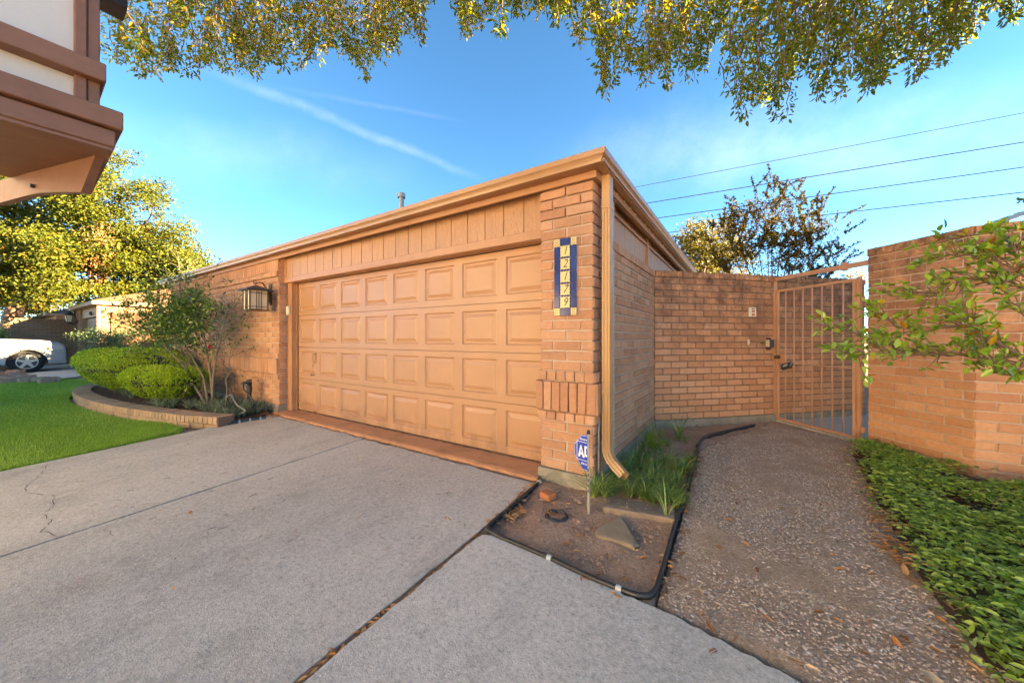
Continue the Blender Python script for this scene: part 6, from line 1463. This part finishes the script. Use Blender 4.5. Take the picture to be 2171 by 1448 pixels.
# frame round the letters and the letters themselves
m = MB(); zc1, zc0 = sz1 - .050, sz0 + .068
for a0, a1, z0, z1 in ((0, .094, zc1 - .004, zc1), (.090, .094, zc0, zc1 - .0041), (0, .0899, zc0, zc0 + .004)):
    q = [spt(a0, z0, .0022), spt(a1, z0, .0022), spt(a1, z1, .0022), spt(a0, z1, .0022)]; q2 = [p - fnn * .0005 for p in q]; m.add(q + q2, [(0, 1, 2, 3), (4, 5, 6, 7), (0, 1, 5, 4), (1, 2, 6, 5), (2, 3, 7, 6), (3, 0, 4, 7)])
def bar2(mb, P_): 
    q = [spt(a, z_, .0026) for a, z_ in P_]; q2 = [p - fnn * .0008 for p in q]; n = len(q); mb.add(q + q2, [tuple(range(n)), tuple(range(n, 2 * n))[::-1]] + [(i, (i + 1) % n, n + (i + 1) % n, n + i) for i in range(n)])
zb_, zt_ = zc0 + .022, zc1 - .026
bar2(m, [(.082, zb_), (.064, zb_), (.053, zt_), (.060, zt_)]); bar2(m, [(.0525, zt_), (.060, zt_), (.0395, zb_), (.0235, zb_)]); bar2(m, [(.064, zb_ + .018), (.044, zb_ + .018), (.047, zb_ + .034), (.060, zb_ + .034)])
bar2(m, [(.024, zb_ + .010), (.010, zb_ + .010), (.010, zt_), (.024, zt_)]); bar2(m, [(.0095, zt_), (0, zt_), (0, zt_ - .016), (.0095, zt_ - .016)]); bar2(m, [(.0095, zb_ + .026), (0, zb_ + .026), (0, zb_ + .010), (.0095, zb_ + .010)])
m.build('emblem', sign_white, o)
def sign_text(body, a, z_, size, parent):
    c_ = bpy.data.curves.new('lettering', 'FONT'); c_.body = body; c_.align_x = 'RIGHT'; c_.align_y = 'CENTER'; c_.size = size; c_.extrude = .0003; c_.offset = .0003; c_.materials.append(sign_white)
    t_ = text_mesh('lettering', c_, parent); p = spt(a, z_, .0028); xax = -fd_; M = Matrix((xax, Vector((0, 0, 1)), fnn)).transposed().to_4x4(); M.translation = p; t_.matrix_basis = M
sign_text('Secure', .001, sz1 - .030, .0235, o); sign_text('800.36', .001, sz0 + .046, .019, o)

# ================================================================== bed furniture: edging, block, flagstone, drain, brick bit
def edging(name, label, pix, r_, cat='edging'):
    t = thing(name, label, cat, onG(*pix[0]), 'black plastic edging round the soil bed'); P_ = [onG(*p) for p in pix]; sm_ = []
    for i in range(len(P_) - 1):
        p0, p1, p2, p3 = P_[max(i - 1, 0)], P_[i], P_[i + 1], P_[min(i + 2, len(P_) - 1)]
        for k in range(6):
            t_ = k / 6; lin = p1.lerp(p2, t_); cr = .5 * ((2 * p1) + (p2 - p0) * t_ + (2 * p0 - 5 * p1 + 4 * p2 - p3) * t_ ** 2 + (3 * p1 - p0 - 3 * p2 + p3) * t_ ** 3); q = lin.lerp(cr, .5); q.z += r_ * 1.15; sm_.append(q)
    q = P_[-1].copy(); q.z += r_ * 1.15; sm_.append(q); m = MB(); m.tube(sm_, r_, 8); m.build('tube', black_poly, t, True)
    m = MB(); stn = [[(p.x - .003, p.y, p.z - r_ - .05), (p.x + .003, p.y, p.z - r_ - .05), (p.x + .003, p.y, p.z - r_ * .5), (p.x - .003, p.y, p.z - r_ * .5)] for p in sm_]
    m.sweep(None, stn); m.build('skirt', black_poly, t); return t, sm_
e1, s1_ = edging('bed_edging', 'black edging tube with grey clips round the front of the bare soil bed', [(1143, 1026), (1090, 1072), (1040, 1114), (1033, 1126), (1048, 1137), (1110, 1164), (1165, 1188), (1250, 1228), (1312, 1254), (1352, 1268), (1378, 1268), (1392, 1252), (1408, 1200), (1425, 1140), (1440, 1092)], .014)
e2, s2_ = edging('bed_edging', 'black edging tube between the monkey grass and the gravel path', [(1440, 1090), (1452, 1050), (1466, 1000), (1478, 955), (1483, 942)], .013)
e3, s3_ = edging('bed_edging', 'pair of black edging tubes ending by the courtyard wall footing', [(1478, 950), (1486, 938), (1500, 926), (1550, 914), (1600, 903)], .016)
for px_, py_ in ((1145, 1025), (1166, 1187), (1313, 1253)):
    q = onG(px_, py_); nr_ = min(range(len(s1_)), key=lambda i: (s1_[i] - q).length); a, b = s1_[max(nr_ - 1, 0)], s1_[min(nr_ + 1, len(s1_) - 1)]; d = (b - a).normalized(); m = MB(); m.tube([s1_[nr_] - d * .014, s1_[nr_] + d * .014], .0175, 8); m.build('clip', grey_clip, e1)
sb_ = thing('splash_block', 'weathered concrete block lying under the downspout outlet', 'block', (-.62, 2.68, -.04))
A = onG(1278, 1082); B_ = onG(1434, 1108); u = (B_ - A); u.z = 0; u.normalize(); v_ = Vector((-u.y, u.x, 0)); m = MB()
A.z -= .018
m.obox(A + Vector((0, 0, -.03)), u, v_, .48, .055, .075, bev=.008); m.obox(A + v_ * .0555 + Vector((0, 0, -.04)), u, v_, .48, .20, .062, bev=.006); m.obox(A + u * .4405 + v_ * .056 + Vector((0, 0, .0225)), u, v_, .04, .19, .022, bev=.005)
m.build('block', block_m, sb_)
fs_ = thing('flagstone', 'tan triangular flat stone lying on the bare soil', 'stone', onG(1305, 1135)); P_ = [onG(*p) for p in ((1262, 1128), (1275, 1118), (1318, 1098), (1326, 1112), (1351, 1152), (1346, 1163), (1318, 1152), (1265, 1137))]; m = MB(); n = len(P_)
cz_ = sum(P_, Vector()) / n
m.add([p + Vector((0, 0, -.02)) for p in P_] + [p + Vector((0, 0, .008 + random.uniform(-.003, .003))) for p in P_] + [p.lerp(cz_, random.uniform(.05, .16)) + Vector((0, 0, .014 + random.uniform(-.003, .003))) for p in P_], [tuple(range(n))[::-1], tuple(range(2 * n, 3 * n))] + [(i, (i + 1) % n, n + (i + 1) % n, n + i) for i in range(n)] + [(n + i, n + (i + 1) % n, 2 * n + (i + 1) % n, 2 * n + i) for i in range(n)], .5); m.build('stone', flag_m, fs_)
bf = onG(1160, 1052); m = MB(); ang = .35; m.obox(bf + Vector((-.055, -.03, -.01)), (math.cos(ang), -math.sin(ang), 0), (math.sin(ang), math.cos(ang), 0), .11, .085, .05, bev=.008); o = m.build('brick_fragment', brick_red); tag(o, 'broken orange brick lying at the pier corner inside the edging', 'brick'); o.rotation_euler = (0, 0, 0)
dr = onG(1180, 1093); t = thing('drain_inlet', 'round dark drain hole filled with dry leaves in the soil', 'drain', dr)
m = MB(); rings = []
for r_, z_ in ((.088, -.012), (.080, .010), (.070, .014), (.064, .004), (.060, -.05), (.0, -.052)): rings.append([(dr.x + (r_ * 1.0 + .0001) * math.cos(k * math.pi / 10), dr.y + (r_ + .0001) * math.sin(k * math.pi / 10), dr.z + z_ + (.006 * math.sin(k * 1.7) if 0 < z_ else 0)) for k in range(20)])
closed_sweep(m, rings); m.build('pipe', black_poly, t, True)
lv = Leaves()
for k in range(26): a = random.uniform(0, 6.28); r_ = .055 * random.random() ** .6; lv.add(dr + Vector((r_ * math.cos(a), r_ * math.sin(a), random.uniform(-.03, .012))), rv(1) * Vector((1, 1, .3)).length, rv(.4) + Vector((0, 0, 1)), .05, .02, random.random())
lv.build('leaf_fill', litter, t)

# standpipe and hose by the left wall
stp = thing('garden_standpipe', 'black wrapped standpipe with a hose tap head against the left wall', 'tap', (-7.02, 2.6, -.04)); b = onG(520, 866); b = Vector((-7.05, 2.60, -.03))
m = MB(); m.tube([b, b + Vector((0, 0, .30)), b + Vector((0, 0, .31)), b + Vector((0, 0, .42))], [.032, .032, .042, .040], 10)
for k in range(8): m.tube([b + Vector((0, 0, .06 + .04 * k)), b + Vector((0, 0, .075 + .04 * k))], .036, 10)
m.build('post', black_poly, stp)
m = MB(); c0 = b + Vector((0, 0, .44)); m.tube([c0 - Vector((.03, .01, .03)), c0 + Vector((-.01, 0, .03)), c0 + Vector((.05, -.02, .06)), c0 + Vector((.12, -.05, .075))], [.055, .05, .035, .022], 8); m.tube([c0 + Vector((-.02, -.03, .03)), c0 + Vector((-.12, -.06, .02))], [.028, .02], 8); m.tube([c0 + Vector((0, 0, .04)), c0 + Vector((.0, -.01, .085))], [.03, .045], 8); m.build('tap_head', black_poly, stp)
hs_ = thing('garden_hose', 'black hose looping from the standpipe over the planter', 'hose', (-7.2, 2.5, 0)); m = MB()
def spl(P_, n=8):
    r_ = []
    for i in range(len(P_) - 1):
        p0, p1, p2, p3 = P_[max(i - 1, 0)], P_[i], P_[i + 1], P_[min(i + 2, len(P_) - 1)]
        r_ += [.5 * ((2 * p1) + (p2 - p0) * (k / n) + (2 * p0 - 5 * p1 + 4 * p2 - p3) * (k / n) ** 2 + (3 * p1 - p0 - 3 * p2 + p3) * (k / n) ** 3) for k in range(n)]
    return r_ + [P_[-1]]
m.tube(spl([at(516, 810, 5.5), at(517, 825, 5.42), at(530, 840, 5.4), at(537, 860, 5.38), Vector((-6.85, 2.45, -.01)), Vector((-7.0, 2.35, -.01)), Vector((-6.75, 2.38, -.01)), Vector((-6.55, 2.5, -.01)), Vector((-6.7, 2.6, -.01))]), .011, 6)
m.tube(spl([Vector((-7.95, 2.3, .03)), at(451, 830, 6.1), at(462, 812, 6.05), at(478, 815, 6.0), at(490, 830, 5.95), at(497, 848, 5.9), Vector((-7.25, 2.35, .02))]), .012, 6)
m.build('hose', black_poly, hs_, True)
m = MB(); m.tube(spl([at(478, 845, 5.8), at(490, 838, 5.75), at(503, 858, 5.6), at(520, 872, 5.45), Vector((-6.75, 2.25, -.02))]), .014, 6); o = m.build('corrugated_hose', plain('grey_hose', (.10, .10, .09), (.16, .15, .13), 60, .6)); tag(o, 'greyish corrugated hose end curving down in front of the standpipe', 'hose')
m = MB(); m.tube(spl([Vector((-6.62, 2.66, -.03)), Vector((-6.64, 2.66, .08)), Vector((-6.60, 2.64, .13)), Vector((-6.55, 2.63, .17))]), .006, 5); o = m.build('cable_stub', black_poly); tag(o, 'short black cable sticking up at the foot of the left wall', 'cable')

# rubble bed by the far driveway
rb = thing('stone_edging', 'heap of flat reddish brown stones bordering the far lawn edge', 'rocks', (-18.5, .6, -.1))
fl_m = plain('red_stone', (.46, .24, .16), (.36, .21, .14), 5, .9, .6, 20, dirt=(.36, .27, .20), dirt_amt=.6)
for k in range(70):
    q = onG(random.uniform(-20, 125) if k < 20 else random.uniform(-20, 45), random.uniform(783, 812) if k >= 20 else random.uniform(806, 813)); m = MB(); n = 7; r_ = random.uniform(.14, .30); z_ = random.uniform(0, .10); P_ = [(q.x + r_ * random.uniform(.7, 1.2) * math.cos(i * 6.28 / n), q.y + .7 * r_ * random.uniform(.7, 1.2) * math.sin(i * 6.28 / n)) for i in range(n)]
    m.poly(P_, lambda x, y: q.z + z_ - .03, lambda x, y: q.z + z_ + .07 + .12 * (x - q.x), .5); m.build('stone', fl_m, rb)

# ================================================================== pebbles and fallen leaves
pm_ = MB(); n = 52000; hx_ = rng.uniform(-.45, 1.6, n); hy_ = 1.0 + 5.6 * rng.random(n) ** 1.35; kq = inside(PATH, hx_, hy_); hx_, hy_ = hx_[kq], hy_[kq]; n = len(hx_)
oct_v = np.array([(1, 0, 0), (.35, .9, 0), (-.75, .7, 0), (-1, -.2, 0), (-.2, -.95, 0), (.75, -.7, 0), (.45, .1, .62), (-.35, .25, .66), (-.1, -.4, .6)]); oct_f = [(0, 1, 6), (1, 7, 6), (1, 2, 7), (2, 3, 7), (3, 8, 7), (3, 4, 8), (4, 5, 8), (5, 6, 8), (5, 0, 6), (6, 7, 8)]
sz = rng.uniform(.0040, .0084, n) * np.where(rng.random(n) > .95, 1.55, 1.0) ; asp = rng.uniform(.6, 1, n); an = rng.uniform(0, 6.28, n); zh = rng.uniform(.45, .85, n)
lx = oct_v[None, :, 0] * sz[:, None]; ly = oct_v[None, :, 1] * (sz * asp)[:, None]; lz = oct_v[None, :, 2] * (sz * zh)[:, None]
V = np.stack([hx_[:, None] + lx * np.cos(an)[:, None] - ly * np.sin(an)[:, None], hy_[:, None] + lx * np.sin(an)[:, None] + ly * np.cos(an)[:, None], (Gv(hy_) - .010)[:, None] + lz], 2).reshape(-1)
F = (np.array(oct_f, dtype=np.int32)[None] + (np.arange(n, dtype=np.int32) * 9)[:, None, None]).reshape(-1)
me = bpy.data.meshes.new('path_pebbles'); me.vertices.add(9 * n); me.vertices.foreach_set('co', V); me.loops.add(len(F)); me.loops.foreach_set('vertex_index', F); me.polygons.add(len(F) // 3); me.polygons.foreach_set('loop_start', np.arange(len(F) // 3, dtype=np.int32) * 3); me.update(calc_edges=True)
a_ = me.attributes.new('tint', 'FLOAT', 'POINT'); a_.data.foreach_set('value', np.repeat(rng.random(n) * .999, 9).astype(np.float32)); me.materials.append(pebble_m); o = link('path_pebbles', me); o['kind'] = 'stuff'

lt_ = Leaves()
def fallen(x, y, dz=.012, l=None, tone=None): 
    l = l or random.uniform(.035, .065); a = random.uniform(0, 6.28); lt_.add((x, y, G(x, y) + dz), (math.cos(a), math.sin(a), random.uniform(-.1, .12)), (random.gauss(0, .3), random.gauss(0, .3), 1), l, l * random.uniform(.25, .42), random.random() if tone is None else tone)
def along(pix, n, sp, dz=.012, **kw):
    P_ = [onG(*p) for p in pix]
    for k in range(n):
        i = random.randrange(len(P_) - 1); q = P_[i].lerp(P_[i + 1], random.random()); fallen(q.x + random.gauss(0, sp), q.y + random.gauss(0, sp), dz * random.uniform(.3, 1.6), **kw)
along([(1800, 960), (1840, 1040), (1870, 1100), (1890, 1150), (1930, 1210)], 120, .03, .02); along([(1840, 1080), (1880, 1150), (1920, 1200)], 90, .04, .025); along([(1930, 1210), (2000, 1330), (2060, 1430)], 26, .03)
along([(1040, 1110), (1090, 1065), (1140, 1022)], 60, .018, .01, tone=None); along([(1075, 1105), (1115, 1075)], 34, .03, .006); along([(1440, 1095), (1460, 1030), (1480, 960)], 46, .03); along([(1480, 960), (1420, 1000)], 34, .06); along([(1380, 990), (1460, 970)], 30, .10)
along([(660, 1430), (780, 1330), (900, 1235), (1020, 1130)], 90, .010, .001, l=.04); along([(610, 880), (760, 925), (900, 960), (1140, 1015)], 90, .014, .004, l=.03)
along([(520, 875), (560, 880), (600, 880)], 130, .07, .015); along([(1060, 1140), (1170, 1190), (1310, 1262)], 34, .014, .01); along([(1400, 1250), (1420, 1180)], 14, .03); along([(1150, 1090), (1380, 1200)], 26, .12, .004)
along([(1290, 1075), (1400, 1090)], 16, .05, .02); along([(1400, 930), (1470, 900)], 60, .12, .012); along([(1380, 960), (1450, 990)], 50, .10, .012)
for k in range(46):
    q = onG(random.uniform(120, 1000), random.uniform(930, 1250)); fallen(q.x, q.y, .004, random.uniform(.015, .035), random.choice((.55, .95, .1, .3)))
for k in range(34): 
    q = onG(random.uniform(1420, 1900), random.uniform(960, 1430)); fallen(q.x, q.y, .006)
lt_.build('leaf_litter', litter, None, 'stuff')
ld = Leaves(); unitl = Leaves(); unitl.add((0, 0, 0), (1, 0, 0), (0, 0, 1), .062, .024, 0); ulm = unitl.mesh('fallen_leaf', litter)
SINGLE = [((1498, 1318), 'curled orange leaf on the path beside the pale twig', .06), ((1733, 1142), 'orange leaf lying alone in the middle of the path', .05), ((1748, 1303), 'small rust leaf standing on edge low on the path', .05), ((1890, 1350), 'long red brown leaf near the bottom of the path', .075), ((1955, 1425), 'largest tan curled leaf at the bottom edge of the path', .10), ((1925, 1226), 'bright yellow orange leaf at the jasmine edge', .07), ((1860, 1222), 'brown leaf on the path just left of the yellow orange one', .04), ((1905, 1355), 'pale cream leaf on the path near the bottom', .08), ((1415, 1232), 'orange leaf on the path beside the bed edging corner', .05), ((1490, 1268), 'pale oval leaf on the path edge above the concrete corner', .055), ((957, 1108), 'red brown leaf on the driveway slab near the wide joint', .05), ((1277, 1250), 'pale leaf on the concrete beside the edging clip', .06), ((1298, 1264), 'tan leaf lying against the edging below the right clip', .06), ((398, 1092), 'pale long leaf on the left driveway slab by the crack', .09), ((770, 975), 'pale scrap of leaf on the driveway below the door', .05)]
for (p_, lab, l) in SINGLE:
    q = onG(*p_); o = bpy.data.objects.new('fallen_leaf', ulm); COL.objects.link(o); o.location = q + Vector((0, 0, .012)); o.rotation_euler = (random.gauss(0, .3), random.gauss(0, .3), random.uniform(0, 6.28)); o.scale = (l / .062,) * 3; tag(o, lab, 'leaf', 'single fallen leaves')
tg = MB()
for k in range(60):
    q = onG(random.uniform(250, 1000), random.uniform(930, 1150)); a = random.uniform(0, 6.28); l = random.uniform(.02, .06); tg.tube([q + Vector((0, 0, .003)), q + Vector((math.cos(a) * l, math.sin(a) * l, .004))], .0018, 4)
for k in range(26):
    q = onG(random.uniform(1420, 1950), random.uniform(1000, 1420)); a = random.uniform(0, 6.28); l = random.uniform(.03, .10); tg.tube([q + Vector((0, 0, .008)), q + Vector((math.cos(a) * l * .5, math.sin(a) * l * .5 + .006, .012)), q + Vector((math.cos(a) * l, math.sin(a) * l, .008))], .0016, 4)
tg.build('ground_twigs', bark_grey, None, kind='stuff')
tq = onG(1497, 1335); m = MB(); m.tube([tq, onG(1506, 1315) + Vector((0, 0, .03)), onG(1530, 1293) + Vector((0, 0, .01))], .002, 5); o = m.build('bent_twig', bark_grey); tag(o, 'thin pale bent twig at the path edge by the concrete corner', 'twig')
# lumps and crumbs on the bare soil
lm = MB()
for k in range(650):
    q = onG(random.uniform(1060, 1400), random.uniform(1050, 1250)); 
    if not (-1.44 < q.x < -.42 and 1.88 < q.y < 2.75): continue
    r_ = random.uniform(.003, .010) * (1.3 if random.random() > .9 else 1); v0 = [(q.x + r_ * a * random.uniform(.7, 1.2), q.y + r_ * b * random.uniform(.7, 1.2), q.z - .006 + r_ * c_) for a, b, c_ in ((1, 0, 0), (0, 1, 0), (-1, 0, 0), (0, -1, 0), (0, 0, 1.1))]; lm.add(v0, [(0, 1, 4), (1, 2, 4), (2, 3, 4), (3, 0, 4)])
for k in range(90):
    q = onG(random.uniform(1060, 1420), random.uniform(1040, 1250))
    if not (-1.42 < q.x < -.44 and 1.9 < q.y < 2.75): continue
    r_ = random.uniform(.010, .022); v0 = [(q.x + r_ * a * random.uniform(.7, 1.2), q.y + r_ * b * random.uniform(.7, 1.2), q.z - .010 + r_ * c_ * .7) for a, b, c_ in ((1, 0, 0), (0, 1, 0), (-1, 0, 0), (0, -1, 0), (.3, .2, 1), (-.3, -.1, .9))]; lm.add(v0, [(0, 1, 4), (1, 2, 5), (1, 5, 4), (2, 3, 5), (3, 0, 4), (3, 4, 5)])
lm.build('soil_crumbs', soil, None, kind='stuff')
